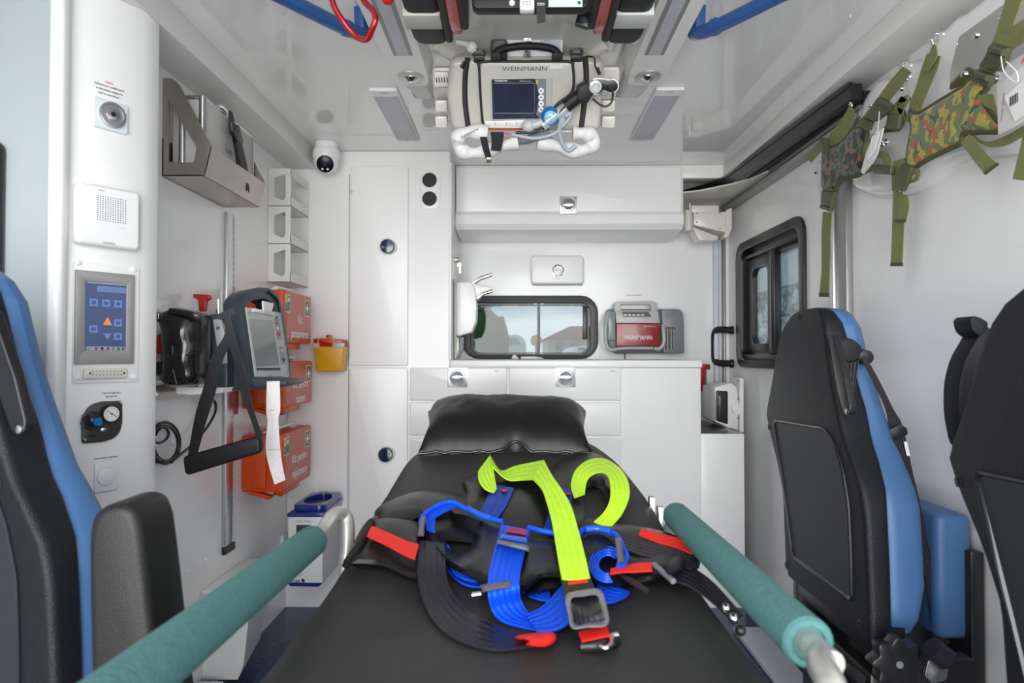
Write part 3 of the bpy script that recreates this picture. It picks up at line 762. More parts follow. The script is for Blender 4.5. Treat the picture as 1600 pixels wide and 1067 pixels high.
ic = thing('intercom_speaker', 'white square intercom speaker with dotted grille on the column', 'intercom', FC.pt(-.07, 1.2))
P = FC.rect(119, 283, 217, 392, off=.02, r=.010)
prism('housing', WHITE, FC, P, 0, .026, ic, bevel=.008, seg=5)
a0, b0 = FC.one(153, 306, .026); a1, b1 = FC.one(196, 350, .026)
disc_grid('speaker_hole', GREY, FC, [(a0 + (a1 - a0) * i / 11, b0 + (b1 - b0) * j / 11 + .001) for i in range(12) for j in range(12)], .0013, .026, .0263, ic, kind='stuff')
text('lettering', 'WORLD', FC, *FC.one(158, 298.5, .0262), .0026, .0265, PRINTK, ic, sx=1)
text('lettering', 'interfon', FC, *FC.one(171, 381.5, .0262), .005, .0265, PRINTK, ic, sx=1.1)
text('lettering', 'on  off', FC, *FC.one(190, 357.5, .0262), .0024, .0265, GREY, ic)
prism('groove', LGREY, FC, [(FC.one(145, 290, .026)[0], FC.one(170, 293, .026)[1]), (a1 + .01, FC.one(170, 293, .026)[1]), (a1 + .01, FC.one(170, 293, .026)[1] + .0006), (FC.one(145, 290, .026)[0], FC.one(170, 293, .026)[1] + .0006)], .026, .0263, ic)

tsn = thing('touch_screen_panel', 'grey framed touch control screen on white backing plate on the column', 'control panel', FC.pt(-.07, 1.0))
prism('backing_plate', WHITE, FC, FC.rect(114, 408, 214, 596, r=.004), 0, .005, tsn, bevel=.001)
for x, y in ((121.5, 410), (208, 421), (120, 589), (208, 589)): lathe('screw_cap', WHITE, FC, *FC.one(x, y, .005), [(.006, .005), (.0055, .008), (.003, .009)], tsn, seg=14)
prism('bezel', mat('grey_aluminium_bezel', (.34, .335, .325), .4, .3), FC, FC.rect(118, 421, 209, 568, off=.01), .005, .012, tsn, holes=[FC.rect(134, 439, 197, 548, off=.012, r=.002)], bevel=.0015)
scr = prism('screen', mat('screen_blue', (.03, .045, .11), .08, emit=(.10, .14, .30), es=.16, var=.1), FC, FC.rect(133.5, 438.5, 197.5, 548.5, off=.010), .005, .0095, tsn)
A0, B0 = FC.one(134, 548, .0097); A1, B1 = FC.one(197, 439, .0097)
def su_(u, v): return (A0 + (A1 - A0) * u, B0 + (B1 - B0) * v)
def dec(u0, v0, u1, v1, m, nm='icon', h=.0099): 
    p, q = su_(u0, v0), su_(u1, v1); return prism(nm, m, FC, rr(p[0], p[1], q[0], q[1], .001), .0095, h, scr)
SB = mat('screen_button', (.08, .14, .32), .3, emit=(.24, .36, .72), es=.14); SD = mat('screen_icon', (.03, .06, .2), .3, emit=(.07, .14, .42), es=.14)
SL = mat('screen_bar', (.2, .22, .3), .3, emit=(.34, .38, .56), es=.14)
dec(.01, .93, .99, .985, SL, 'status_bar'); dec(.26, .82, .99, .90, mat('screen_tab', (.1, .14, .3), .3, emit=(.2, .26, .5), es=.14), 'tab_bar'); dec(.01, .005, .99, .06, SL, 'tool_bar')
for u, v in ((.18, .665), (.49, .665), (.80, .665), (.80, .395), (.18, .30), (.80, .205)):
    dec(u - .10, v - .05, u + .10, v + .05, SB, 'screen_button'); dec(u - .05, v - .025, u + .05, v + .025, SD, 'screen_symbol', .0101)
text('lettering', '22.4  C', FC, *su_(.8, .95), .003, .0101, SD, scr); text('lettering', 'Incalzire  Climatizare', FC, *su_(.63, .85), .003, .0101, SD, scr, sx=.8)
p, q = su_(.53, .40), su_(.53, .205)
prism('warning_triangle', mat('screen_orange', (.6, .2, .05), .3, emit=(.7, .26, .08), es=.2), FC, [(p[0] - .009, p[1] - .006), (p[0] + .009, p[1] - .006), (p[0], p[1] + .011)], .0095, .01, scr)
prism('down_triangle', SB, FC, [(q[0] - .008, q[1] + .006), (q[0] + .008, q[1] + .006), (q[0], q[1] - .008)], .0095, .01, scr)
for u, m in ((.07, PRINTG), (.25, RED), (.4, BLACK), (.55, RED), (.68, GREY), (.82, GREENP), (.94, RED)):
    c = su_(u, .032); prism('status_icon', m, FC, circ(c[0], c[1], .003, 12), .0099, .0102, scr)
tb = prism('terminal_strip', CREAM, FC, FC.rect(131, 576, 198, 590, off=.012, r=.002), .005, .014, tsn, bevel=.0012)
disc_grid('terminal_hole', GREY, FC, [FC.one(145 + i * 5.6, y, .014) for i in range(9) for y in (580, 585.5)], .0014, .014, .0143, tsn, kind='stuff')
for x in (141, 194): lathe('strip_screw', BLACK, FC, *FC.one(x, 583, .014), [(.0022, .014), (.0022, .0145)], tsn, seg=10)

vg = thing('vacuum_control', 'dark grey leaf shaped plate with white vacuum gauge and blue knob', 'gauge', FC.pt(-.06, .85))
P = catmull([V((x, y, 0)) for x, y in [(128.5, 690), (128.5, 660), (133, 645), (143, 633), (160, 627)]], 6) + [V((189, 626, 0)), V((191.5, 628, 0))] + catmull([V((x, y, 0)) for x, y in [(191.5, 660), (187, 675), (177, 685), (160, 690.5)]], 6) + [V((131, 693, 0))]
prism('plate', mat('graphite_plate', (.07, .066, .062), .35, .3), FC, FC.px([(p.x, p.y) for p in P], .006), .0005, .006, vg, bevel=.001)
a, b = FC.one(172.5, 646.5, .015)
gg = lathe('gauge_case', BLACK, FC, a, b, [(.0185, .006), (.0185, .021), (.0168, .021), (.0160, .0175)], vg, seg=36)
lathe('gauge_dial', PRINTW, FC, a, b, [(.0155, .018), (.0155, .0205)], gg, seg=36)
for i in range(11):
    t = math.radians(225 - 27 * i); c, s = math.cos(t), math.sin(t)
    prism('dial_mark', PRINTK, FC, [(a + c * .011 - s * .0004, b + s * .011 + c * .0004), (a + c * .014 - s * .0004, b + s * .014 + c * .0004), (a + c * .014 + s * .0004, b + s * .014 - c * .0004), (a + c * .011 + s * .0004, b + s * .011 - c * .0004)], .0205, .0209, gg)
ndl = [(a - .010, b + .0075), (a - .0095, b + .0085), (a + .010, b - .006), (a + .0095, b - .007)]
prism('needle', PRINTK, FC, ndl, .0205, .0213, gg); lathe('needle_hub', PRINTK, FC, a, b, [(.0018, .0205), (.0018, .022)], gg, seg=12)
a, b = FC.one(143, 657, .015)
lathe('knob', BLACK, FC, a, b, [(.0165, .006), (.0175, .016), (.013, .03), (.008, .034)], vg, seg=20)
for i in range(6):
    t = i * math.pi / 3 + .3; prism('knob_rib', BLACK, FC, circ(a + .0155 * math.cos(t), b + .0155 * math.sin(t), .004, 10), .008, .024, vg)
a2_, b2_ = FC.one(153.5, 659.5, .036)
lathe('blue_cap', CYAN, FC, a2_, b2_, [(.006, .02), (.0085, .026), (.0085, .036), (.0075, .038)], vg, seg=24)
for x, y, r_ in ((161.5, 671.5, .0055), (188, 629, .0035), (132.5, 687, .0035)): lathe('screw', CHROME, FC, *FC.one(x, y, .006), [(r_, .006), (r_, .0075), (r_ * .6, .009)], vg, seg=14)
prism('engraved_logo', DARKHOLE, FC, circ(*FC.one(143, 681, .006), .009, 20, .003), .006, .0063, vg)

sw = thing('push_switch', 'white square plate with large round push switch on the column', 'switch', FC.pt(-.06, .75))
prism('plate', WHITE, FC, FC.rect(146, 722, 182.5, 764, r=.004), .0005, .007, sw, bevel=.002)
lathe('button', WHITE, FC, *FC.one(166, 744.5, .008), [(.0185, .007), (.018, .010), (.016, .011)], sw, seg=36)
lathe('button_gap', LGREY, FC, *FC.one(166, 744.5, .007), [(.0192, .007), (.0192, .0074)], sw, seg=36)

# ================================================================ LEFT WALL
# steel holder with aluminium case
HX = -.81
fh_ = FY(1.80)
bk = thing('steel_bracket', 'brushed steel wall bracket with cut-out side plate holding the case', 'bracket', (-.88, 2.0, 1.5))
side = fillet(fh_.px([(248.5, 122), (268, 121.5), (279, 130), (331, 229), (320, 275), (249, 275)]), .012)
side[0:0] = []
hole = fillet(fh_.px([(264, 156), (267, 159), (307, 229), (303, 254), (264, 253)]), .003)
prism('side_plate', STEEL, fh_, side, -.003, 0, bk, holes=[hole])
zbt = fh_.one(300, 275)[1]; ztp = fh_.one(331, 230)[1]; xf = fh_.one(331, 230)[0]; xb_ = fh_.one(320, 275)[0]
Y9 = 2.185
mk('front_plate', [V((xb_, 1.8, zbt)), V((xf, 1.8, ztp)), V((xf, Y9, ztp)), V((xb_, Y9, zbt)), V((xb_ - .003, 1.8, zbt)), V((xf - .003, 1.8, ztp)), V((xf - .003, Y9, ztp)), V((xb_ - .003, Y9, zbt))],
   [(0, 1, 2, 3), (7, 6, 5, 4), (0, 4, 5, 1), (1, 5, 6, 2), (2, 6, 7, 3), (3, 7, 4, 0)], STEEL, bk)
box('bottom_plate', STEEL, XL + .001, 1.8, zbt, xb_, Y9, zbt + .003, bk)
f_e = FY(Y9)
prism('side_plate', STEEL, f_e, [(x, z) for x, z in side], -.003, 0, bk)
box('back_plate', STEEL, XL + .001, 1.80, zbt, XL + .004, Y9, zbt + .10, bk)
fx = FL(xf - .008)
text('lettering', 'ISSF', F((xf - .006, 0, 0), (0, 1, 0), (.022, 0, .1), (1, 0, -.2)), fx.one(371, 290)[0], 1.535, .012, .0012, GREY, bk)
cs = thing('aluminium_case', 'light grey case with aluminium corner posts standing in the steel bracket', 'case', (-.88, 2.0, 1.52))
cx0, cx1, cy0, cy1, cz0, cz1 = XL + .012, -.845, 1.83, 2.165, zbt + .0035, 1.725
box('shell', mat('pale_case_panel', (.50, .495, .475), .35, var=.02), cx0, cy0, cz0, cx1, cy1, cz1, cs, bevel=.004)
for x in (cx1 - .006, cx0 + .028): 
    for y in (cy0, cy1): tube('corner_post', ALU, [V((x, y, cz0)), V((x, y, cz1 + .002))], .0095, cs, smooth=False, seg=12)
tube('top_edge', ALU, [V((cx1 - .004, cy0, cz1)), V((cx1 - .004, cy1, cz1))], .006, cs, smooth=False, seg=8)
tube('top_edge', ALU, [V((cx0, cy0, cz1)), V((cx1, cy0, cz1))], .006, cs, smooth=False, seg=8)
tube('handle', CHROME, [V((cx1 - .03, 1.95, cz1)), V((cx1 - .028, 1.97, cz1 + .03)), V((cx1 - .028, 2.02, cz1 + .033)), V((cx1 - .03, 2.06, cz1))], .008, cs)
text('lettering', 'Insight', F((cx1, 0, 0), (0, 1, 0), (0, 0, 1), (1, 0, 0)), FL(cx1).one(358, 238)[0] , FL(cx1).one(358, 240)[1], .016, .001, GREY, cs)
stp = thing('buckle_strap', 'black buckled webbing strap hanging over the aluminium case', 'strap', (-.84, 2.02, 1.5))
fq = FL(-.832)
def strap_px(name, m, fr, L, R, off, parent, **k):
    offs = off if isinstance(off, (list, tuple)) else [off] * len(L)
    return ribbon(name, m, [fr.pt(*fr.one(*p, o), o) for p, o in zip(L, offs)], [fr.pt(*fr.one(*p, o), o) for p, o in zip(R, offs)], parent=parent, **k)
strap_px('webbing', KWEB, fq, [(359, 172), (357, 184), (361, 205), (367, 238), (371, 265)], [(363, 176), (366, 190), (372, 212), (374, 240), (376, 268)], 0, stp)
strap_px('strap_tail', KWEB, fq, [(368, 222), (374, 250), (381, 275), (389, 301)], [(377, 222), (383, 246), (387, 268), (389.5, 299)], .012, stp)
prism('buckle', BLACK, fq, fillet(fq.px([(361, 190), (373, 196), (380, 224), (371, 222), (363, 206)], .012), .003), .002, .014, stp, bevel=.002)

# vertical perforated rail
rl = thing('wall_rail', 'tall perforated aluminium rail running down the left wall', 'rail', (XL, 2.2, .4))
fw = FL(XL)
ya_, yb_ = fw.one(346, 850)[0], fw.one(357, 850)[0]
zlo = fw.one(350, 853)[1]
box('channel', ALU, XL + .0008, ya_, zlo, XL + .012, yb_, 1.49, rl, bevel=.003)
box('perforated_strip', mat('pale_strip', (.66, .66, .66), .3, .5), XL + .0008, yb_, zlo, XL + .006, yb_ + .022, 1.49, rl)
for i in range(54):
    z = zlo + .02 + i * .0203
    if z < 1.47: box('slot', DARKHOLE, XL + .006, yb_ + .005, z, XL + .0066, yb_ + .013, z + .011, rl)
box('end_cap', BLACK, XL + .0008, ya_ - .001, zlo - .025, XL + .014, yb_ + .024, zlo, rl, bevel=.004, seg=3)
box('red_tag', RED, XL + .007, yb_ + .02, .83, XL + .012, yb_ + .045, .92, rl, bevel=.003)

# file rack
rk = thing('document_rack', 'white metal three tier document rack on the left wall', 'rack', (-.9, 2.65, 1.3))
RM = mat('off_white_metal', (.70, .70, .65), .3, var=.01)
fy_ = FY(2.572); fx_ = FL(-.858)
zs = [fy_.one(430, y)[1] for y in (441, 381, 322, 263)]
for i in range(3):
    z0, z1 = zs[i] + .001, zs[i + 1] - .001
    t_ = prism('tier_side', RM, fy_, rr(XL + .001, z0, -.858, z1), -.0015, 0, rk, holes=[fillet([(-.921, z0 + .035), (-.886, z0 + .02), (-.878, z0 + .035), (-.878, z1 - .02), (-.921, z1 - .035)], .006)])
    prism('tier_side', RM, FY(2.79), rr(XL + .001, z0, -.858, z1), -.0015, 0, rk)
    box('tier_shelf', RM, XL + .001, 2.572, z0, -.858, 2.79, z0 + .0015, rk)
    prism('tier_front', RM, fx_, rr(2.572, z0, 2.79, z0 + .036), -.0015, 0, rk)
    box('tier_back', RM, XL + .001, 2.574, z0, XL + .0025, 2.79, z1, rk)
    for x in (-.935, -.866): lathe('rivet', WHITE, fy_, x, z1 - .013, [(.004, 0), (.004, .002)], rk, seg=8); 
    for x in (-.935, -.866): lathe('rivet', WHITE, fy_, x, z0 + .013, [(.004, 0), (.004, .002)], rk, seg=8)
prism('top_flange', RM, fx_, rr(2.572, zs[3] - .03, 2.79, zs[3]), -.0015, 0, rk)

# security camera
sc_ = thing('dome_camera', 'white turret security camera with black lens in the ceiling corner', 'camera', (-.78, 2.72, 1.85))
cc = PY(510, 226, 2.70)
fdn = F((cc.x, cc.y, 0), (1, 0, 0), (0, 1, 0), (0, 0, -1))
lathe('base', WHITE, fdn, 0, 0, [(.045, -CZ + .001), (.045, -CZ + .025), (.052, -CZ + .03), (.054, -CZ + .055), (.047, -CZ + .075)], sc_, seg=32)
def ball(name, m, c, r, parent, seg=24, sz=1, **k):
    return loft(name, m, [[V(c) + V((r * math.sin(th) * math.cos(2 * math.pi * j / seg), r * math.sin(th) * math.sin(2 * math.pi * j / seg), r * sz * math.cos(th))) for j in range(seg)] for th in [math.pi * (i + .02) / 14.04 for i in range(15)]], parent, **k)
bc = V((cc.x, cc.y - .004, CZ - .075)); ball('ball', WHITE, bc, .048, sc_)
nd = V((.15, -.82, -.42)).normalized(); fc_ = F(bc, nd.cross(V((0, 0, 1))) * -1, nd.cross(nd.cross(V((0, 0, 1)))) * -1, nd)
lathe('lens_ring', mat('gloss_navy_lens', (.004, .005, .014), .25, spec=.3), fc_, 0, 0, [(.033, .034), (.0325, .046), (.026, .0495)], sc_, seg=32)
lathe('lens', DARKHOLE, fc_, 0, 0, [(.008, .049), (.008, .0505)], sc_, seg=16)
for s in (-1, 1): lathe('led', PRINTW, fc_, s * .010, -.018, [(.0045, .049), (.0045, .0505)], sc_, seg=10)

# three orange first aid cases
KX = -.80
def kit(z0, z1, y0, y1, lines, label, both):
    k = thing('first_aid_case', label, 'case', (-.87, (y0 + y1) / 2, z0))
    fk = FL(KX); fn = FY(y0)
    ym = y0 + .035
    box('rear_shell', ORANGE, XL + .001, y0 + .004, z0 + .012, -.868, y1, z1 - .004, k, bevel=.01, seg=3)
    box('front_shell', ORANGE, -.874, y0, z0 + .014, KX, y1, z1, k, bevel=.006, seg=3)
    prism('printed_front', ORANGE2, fk, rr(y0 + .03, z0 + .03, y1 - .004, z1 - .004, .004), 0, .0008, k)
    prism('latch', ORANGE, fn, fillet([(XL + .05, z0 + .03), (XL + .09, z0 + .03), (XL + .09, z1 - .05), (XL + .075, z1 - .04), (XL + .05, z1 - .04)], .004), 0, .012, k, bevel=.002)
    prism('hinge_tab', ORANGE, fn, fillet([(XL + .03, z0 + .02), (XL + .11, z0 + .0), (XL + .10, z0 - .012), (XL + .06, z0 + .002), (XL + .03, z0 + .008)], .003), -.03, .004, k, bevel=.002)
    box('bottom_latch', ORANGE, -.85, y0 + .05, z0 - .006, -.812, y0 + .22, z0 + .015, k, bevel=.003)
    box('bottom_foot', RED, -.84, y0 + .07, z0 - .014, -.825, y0 + .10, z0, k, bevel=.002)
    tube('handle', PRINTW, [V((-.86, y0 + .06, z1)), V((-.845, y0 + .065, z1 + .012)), V((-.845, y1 - .09, z1 + .012)), V((-.86, y1 - .085, z1))], .007, k, seg=8)
    for yy in (y0 + .05, y1 - .08): box('handle_mount', CREAM, -.88, yy - .015, z1 - .004, -.835, yy + .015, z1 + .006, k, bevel=.002)
    def sticker(ya, zc, two):
        h = .062
        prism('sticker', PRINTW, fk, rr(ya, zc - h / 2, ya + .052, zc + h / 2), .0008, .0012, k)
        if two: prism('sticker_panel', YELP, fk, rr(ya + .002, zc, ya + .024, zc + h / 2 - .002), .0012, .0015, k); prism('sticker_panel', GREENP, fk, rr(ya + .002, zc - h / 2 + .002, ya + .024, zc), .0012, .0015, k)
        xg = ya + (.026 if two else .003)
        prism('sticker_panel', GREENP, fk, rr(xg, zc - h / 2 + .003, ya + .049, zc + h / 2 - .003), .0012, .0015, k)
        xc = (xg + ya + .049) / 2; q = .0035 if two else .005; L_ = .009 if two else .018; zz = zc + (.014 if two else 0)
        prism('white_cross', PRINTW, fk, [(xc - q, zz - L_), (xc + q, zz - L_), (xc + q, zz - q), (xc + L_ * .95, zz - q), (xc + L_ * .95, zz + q), (xc + q, zz + q), (xc + q, zz + L_), (xc - q, zz + L_), (xc - q, zz + q), (xc - L_ * .95, zz + q), (xc - L_ * .95, zz - q), (xc - q, zz - q)], .0015, .0018, k)
    sticker(y1 - .075, z1 - .048, False)
    if both: sticker(y0 + .012, z1 - .045, True)
    for i, s in enumerate(lines):
        text('lettering', s, fk, (y0 + y1) / 2 + .022, (z0 + z1) / 2 - .010 - i * .052, .030, .0012, PRINTW, k, sx=1.0, bold=.015)
kit(1.055, 1.252, 2.33, 2.64, ['Kit', 'pansamente'], 'topmost orange first aid case, printed Kit pansamente', True)
kit(.83, 1.005, 2.33, 2.66, ['Kit pentru', 'nasteri'], 'middle orange first aid case, printed Kit pentru nasteri', False)
kit(.545, .757, 2.33, 2.65, ['Kit pentru', 'replantare'], 'lowest orange first aid case, printed Kit pentru replantare', True)

# yellow sharps container
yc = thing('sharps_container', 'small yellow sharps container with red lid on the white cabinet', 'container', (-.77, 2.76, 1.0))
fy2 = FY(2.70)
prism('tub', YELLOW, fy2, fillet(fy2.px([(490, 541), (537, 541), (533, 580), (494, 580)]), .006), -.095, 0, yc, bevel=.005, seg=3)
prism('lid', RED, fy2, fillet(fy2.px([(490, 529), (534, 530), (536, 541), (490, 541)]), .004), -.095, .003, yc, bevel=.003)
prism('lid_knob', RED, fy2, fy2.px([(507, 523), (514, 523), (514, 529), (507, 529)]), -.05, -.02, yc, bevel=.002)
prism('clip', LGREY, fy2, fy2.rect(488, 536, 499, 543.5, off=.005, r=.003), 0, .006, yc, bevel=.002)
prism('clip', LGREY, fy2, fy2.rect(519, 536, 538, 543.5, off=.005, r=.003), 0, .006, yc, bevel=.002)
tube('bail_handle', YELLOW, [fy2.pt(*fy2.one(x, y, .008), .008) for x, y in ((497, 541), (498, 530), (509, 529), (520, 530), (522, 541))], .003, yc, seg=8)

# surface disinfection / oxygen device
ox = thing('air_device', 'white wall device with royal blue ringed top by the floor', 'medical device', (-.78, 2.6, .2))
fo = FY(2.50)
prism('body', mat('device_white', (.70, .76, .74), .3, var=.01), fo, fo.rect(450, 806, 503, 912, r=.004), -.28, 0, ox, bevel=.004)
xo0, xo1 = fo.one(450, 850)[0], fo.one(503, 850)[0]; zo0, zo1 = fo.one(470, 912)[1], fo.one(470, 806)[1]
box('side_panel', mat('device_grey_side', (.33, .34, .36), .3, .4), xo1 - .001, 2.51, zo0 + .006, xo1 + .0015, 2.77, zo1 - .004, ox)
FT = F((0, 0, 0), (1, 0, 0), (0, 1, 0), (0, 0, 1))
box('top_cap', BLUEB, xo0 - .003, 2.495, zo1 - .004, xo1 + .004, 2.785, zo1 + .010, ox, bevel=.003)
top = rr(xo0 + .004, 2.53, xo1 + .002, 2.785, .03)
mid = ((xo0 + xo1) / 2 + .002, 2.66)
prism('cup_collar', BLUEB, FT, top, zo1 + .01, zo1 + .03, ox, holes=[circ(mid[0], mid[1], .048, 32, .095)], bevel=.002)
prism('cup_floor', mat('deep_blue', srgb(14, 40, 110), .3), FT, circ(mid[0], mid[1], .0475, 32, .0945), zo1 + .0101, zo1 + .012, ox)
prism('bottom_cap', BLUEB, fo, fillet([(xo0 - .003, zo0 + .004), (xo0 + .01, zo0 - .008), (xo1 - .01, zo0 - .010), (xo1 + .004, zo0 + .004)], .004), -.28, .003, ox, bevel=.002)
text('lettering', 'Ox2-Tech', fo, *fo.one(474, 816), .0085, .0006, PRINTG, ox, sx=1.15, bold=.02)
prism('display', SLATE, fo, fo.rect(463, 820, 485, 833), 0, .0008, ox)
disc_grid('speaker_hole', DARKHOLE, fo, [(lambda c: (c[0] + .0095 * math.cos(t), c[1] + .0105 * math.sin(t)))(fo.one(469, 894.5)) for t in [math.radians(30 + 60 * i) for i in range(6)]] + [fo.one(469, 894.5)], .0021, 0, .0007, ox, kind='stuff')
text('lettering', 'STER', fo, *fo.one(461, 910), .0095, .0006, PRINTB, ox, sx=1.2, shear=.3, bold=.03)
prism('logo_leaf', PRINTB, fo, circ(*fo.one(473.5, 907), .0065, 16), 0, .0006, ox); prism('logo_leaf', PRINTG, fo, circ(fo.one(475.5, 909)[0], fo.one(475, 909.5)[1], .0035, 12), .0006, .001, ox)
text('lettering', 'Difuzor', fo, *fo.one(469, 887), .003, .0006, PRINTB, ox)
wall_text('printed_caption', ['Dezinfectant aer'], f1, *f1.one(506, 768), .0045, 'tiny black caption on the cabinet above the blue topped device', sx=.9)

# waste bin
wbn = thing('waste_bin', 'white wall hung waste bin with sloping lid in the left rear corner', 'bin', (-.88, 2.2, .06))
pl = [(XL + .001, 2.06), (-.80, 2.06), (-.862, 2.36), (XL + .001, 2.36)]
rings = []
for z, s in ((.055, .74), (.10, .86), (.31, 1.0)):
    rings.append([V((XL + .001 + (x - XL - .001) * s, y if y < 2.2 else y, z)) for x, y in pl])
loft('bin_body', WHITE, rings, wbn, ang=20)
prism('lid', WHITE, FT, [(XL + .001, 2.05), (-.792, 2.05), (-.858, 2.37), (XL + .001, 2.37)], .311, .323, wbn, bevel=.003)
lathe('hinge', CHROME, FY(2.05), XL + .012, .312, [(.006, 0), (.006, .004)], wbn, seg=10)
b_ = prism('plastic_step', WHITE, FT, [(XL + .001, 1.90), (-.885, 1.90), (-.862, 2.02), (XL + .001, 2.02)], .0, .07, None, bevel=.004); tag(b_, 'small white plinth block on the floor before the waste bin', 'block')
# wall studs
for i, (x, y) in enumerate(((291, 892), (312, 878), (321, 874))):
    a, b = fw.one(x, y); o = lathe('wall_screw', WHITE, fw, a, b, [(.005, .0005), (.004, .003)], None, seg=10)
    tag(o, ('lowest and leftmost', 'middle', 'uppermost')[i] + ' of three white screw heads on the left wall above the bin', 'screw', 'white screws on the left wall')
sk = prism('wall_socket', WHITE, fw, fw.rect(438, 837, 446, 880, r=.004), .0005, .012, None, bevel=.003); tag(sk, 'small white socket strip on the left wall beside the blue topped device', 'socket')

# ---- monitor mount, monitor, pouch, strap, printout
mt = thing('monitor_mount', 'steel rail mount with red levers behind the patient monitor', 'bracket', (-.93, 1.9, .95))
for (ya, yb) in ((486, 501), (604, 626)):
    a = fw.one(236, ya)[0]
    fz = FL(XL + .02); z1 = fz.one(238, ya)[1]; z0 = fz.one(238, yb)[1]; y0 = fz.one(235, 500)[0]
    box('mount_plate', STEEL, XL + .012, y0, min(z0, z1), XL + .02, 2.2, max(z0, z1), mt, bevel=.001)
    lathe('bolt', CHROME, fz, fz.one(240, 500)[0] + .012, (z0 + z1) / 2, [(.008, 0), (.008, .004), (.004, .005)], mt, seg=12)
    box('standoff', STEEL, XL + .0005, y0 + .02, min(z0, z1) + .003, XL + .012, y0 + .05, max(z0, z1) - .003, mt)
box('mount_base', GREY, XL + .0005, 1.80, .96, XL + .05, 2.18, 1.09, mt, bevel=.003)
fr_ = FY(1.78)
prism('red_catch', RED, fr_, fillet(fr_.px([(236, 524), (256, 523), (256, 552), (236, 553)]), .004), -.04, 0, mt, bevel=.003)
prism('cable_port', BLACK, fr_, fillet(fr_.px([(237, 566), (262, 564), (262, 586), (237, 586)]), .006), -.05, 0, mt, bevel=.004)
f19 = FY(1.95)
prism('red_release_lever', RED, f19, fillet(f19.px([(303, 459), (329, 461), (329, 467), (323, 470), (321, 486), (312, 487), (310, 468), (303, 465)]), .004), -.012, .006, mt, bevel=.003)
prism('steel_pin', CHROME, f19, fillet(f19.px([(337, 466), (341, 466), (342, 492), (336, 492)]), .003), -.01, 0, mt, bevel=.002)
prism('lower_tray', WHITE, fr_, fillet(fr_.px([(275, 604), (350, 606), (346, 614), (300, 617), (275, 615)]), .003), -.2, .0, mt, bevel=.002)

pc = thing('accessory_pouch', 'glossy black zipped pouch hanging left of the patient monitor', 'bag', (-.85, 1.75, .95))
fp = FY(1.72)
outer = [(249, 497), (256, 486), (272, 480), (284, 482), (298, 486), (311, 490), (315, 510), (314, 560), (313, 590), (304, 602), (280, 604), (257, 603), (254, 590), (255, 560), (252, 520)]
patch('pouch_body', GLOSSBAG, fp.px([(p.x, p.y) for p in catmull([V((x, y, 0)) for x, y in outer], 3, True)]), lambda a, b, h: fp.pt(a, b, h - .05), .04, .045, .006, pc, wedge=.035, wob=.003, wl=.12)
tube('pouch_zip', BLACK, [fp.pt(*fp.one(x, y, .03), .03) for x, y in ((256, 489), (268, 508), (270, 540), (270, 572), (276, 600))], .003, pc, seg=8)
tube('pouch_seam', BLACK, [fp.pt(*fp.one(x, y, .033), .033) for x, y in ((256, 552), (275, 556), (300, 553), (312, 545))], .002, pc, seg=8)
prism('pouch_flap', GLOSSBAG, fp, fillet(fp.px([(266, 481), (300, 486), (312, 492), (308, 500), (285, 492), (262, 490)], .03), .004), .02, .036, pc, bevel=.004)

mn_ = thing('patient_monitor', 'slate grey patient monitor with arched handle and grey screen', 'monitor', (-.78, 1.95, .9))
# base module
f18 = FY(1.80)
prism('base_module', SLATE, f18, fillet(f18.px([(310, 494), (340, 489), (352, 496), (356, 600), (352, 610), (322, 608), (314, 560)]), .008), -.15, 0, mn_, bevel=.006)
prism('module_face', mat('module_grey', (.30, .33, .33), .35), f18, fillet(f18.px([(333, 499), (346, 499), (354, 530), (356, 568), (344, 569)]), .004), 0, .003, mn_, bevel=.001)
prism('module_label', GREENP, f18, f18.rect(339, 510, 344, 515), .003, .0035, mn_)
prism('module_lower', WHITE, f18, fillet(f18.px([(315, 562), (329, 561), (330, 604), (309, 604)]), .004), 0, .004, mn_, bevel=.002)
prism('lower_body', SLATE, FY(1.84), fillet(FY(1.84).px([(345, 570), (400, 590), (448, 596), (446, 602), (412, 609), (350, 611)]), .01), -.16, .0, mn_, bevel=.006)
# tilted front
tl, yw = math.radians(9), math.radians(7)
n0 = V((math.cos(yw), -math.sin(yw), 0)); uM = V((math.sin(yw), math.cos(yw), 0))
vM = (V((0, 0, 1)) * math.cos(tl) - n0 * math.sin(tl)); nM = (n0 * math.cos(tl) + V((0, 0, 1)) * math.sin(tl))
oM = PX(418, 545, -.715)
FM = F(oM, uM, vM, nM)
out_ = FM.px([(357, 470), (362, 461), (380, 454), (400, 449), (420, 451), (433, 460), (440, 475), (447, 520), (452, 560), (454, 592), (441, 597), (397, 603), (383, 606), (374, 600), (366, 540)])
hol = fillet(FM.px([(384, 478), (395, 469), (413, 466), (424, 471), (427, 480), (427, 488), (386, 484)]), .006)
body_out = fillet(FM.px([(376, 470), (383, 458), (402, 449), (420, 450), (433, 459), (441, 478), (449, 530), (454, 590), (441, 598), (398, 604), (394, 603)]), .012)
prism('monitor_shell', SLATE, FM, body_out, -.052, 0, mn_, holes=[hol], bevel=.006, seg=3)
face = fillet(FM.px([(382, 480), (427, 487), (437, 489), (445, 530), (451, 588), (440, 595), (399, 601)]), .004)
prism('face_plate', mat('monitor_face_grey', (.46, .48, .48), .35), FM, face, 0, .004, mn_, bevel=.0015)
prism('screen', mat('matt_grey_screen', (.26, .27, .27), .12, coat=.4, var=.02), FM, FM.px([(389, 498), (426, 501), (436, 571), (400, 573)], .004), .004, .0048, mn_)
for i in range(7): prism('soft_key', BLACK, FM, FM.px([(400.5 + i * 5.4, 575), (404.2 + i * 5.4, 574.8), (404.6 + i * 5.4, 578.4), (400.9 + i * 5.4, 578.8)], .004), .004, .0065, mn_)
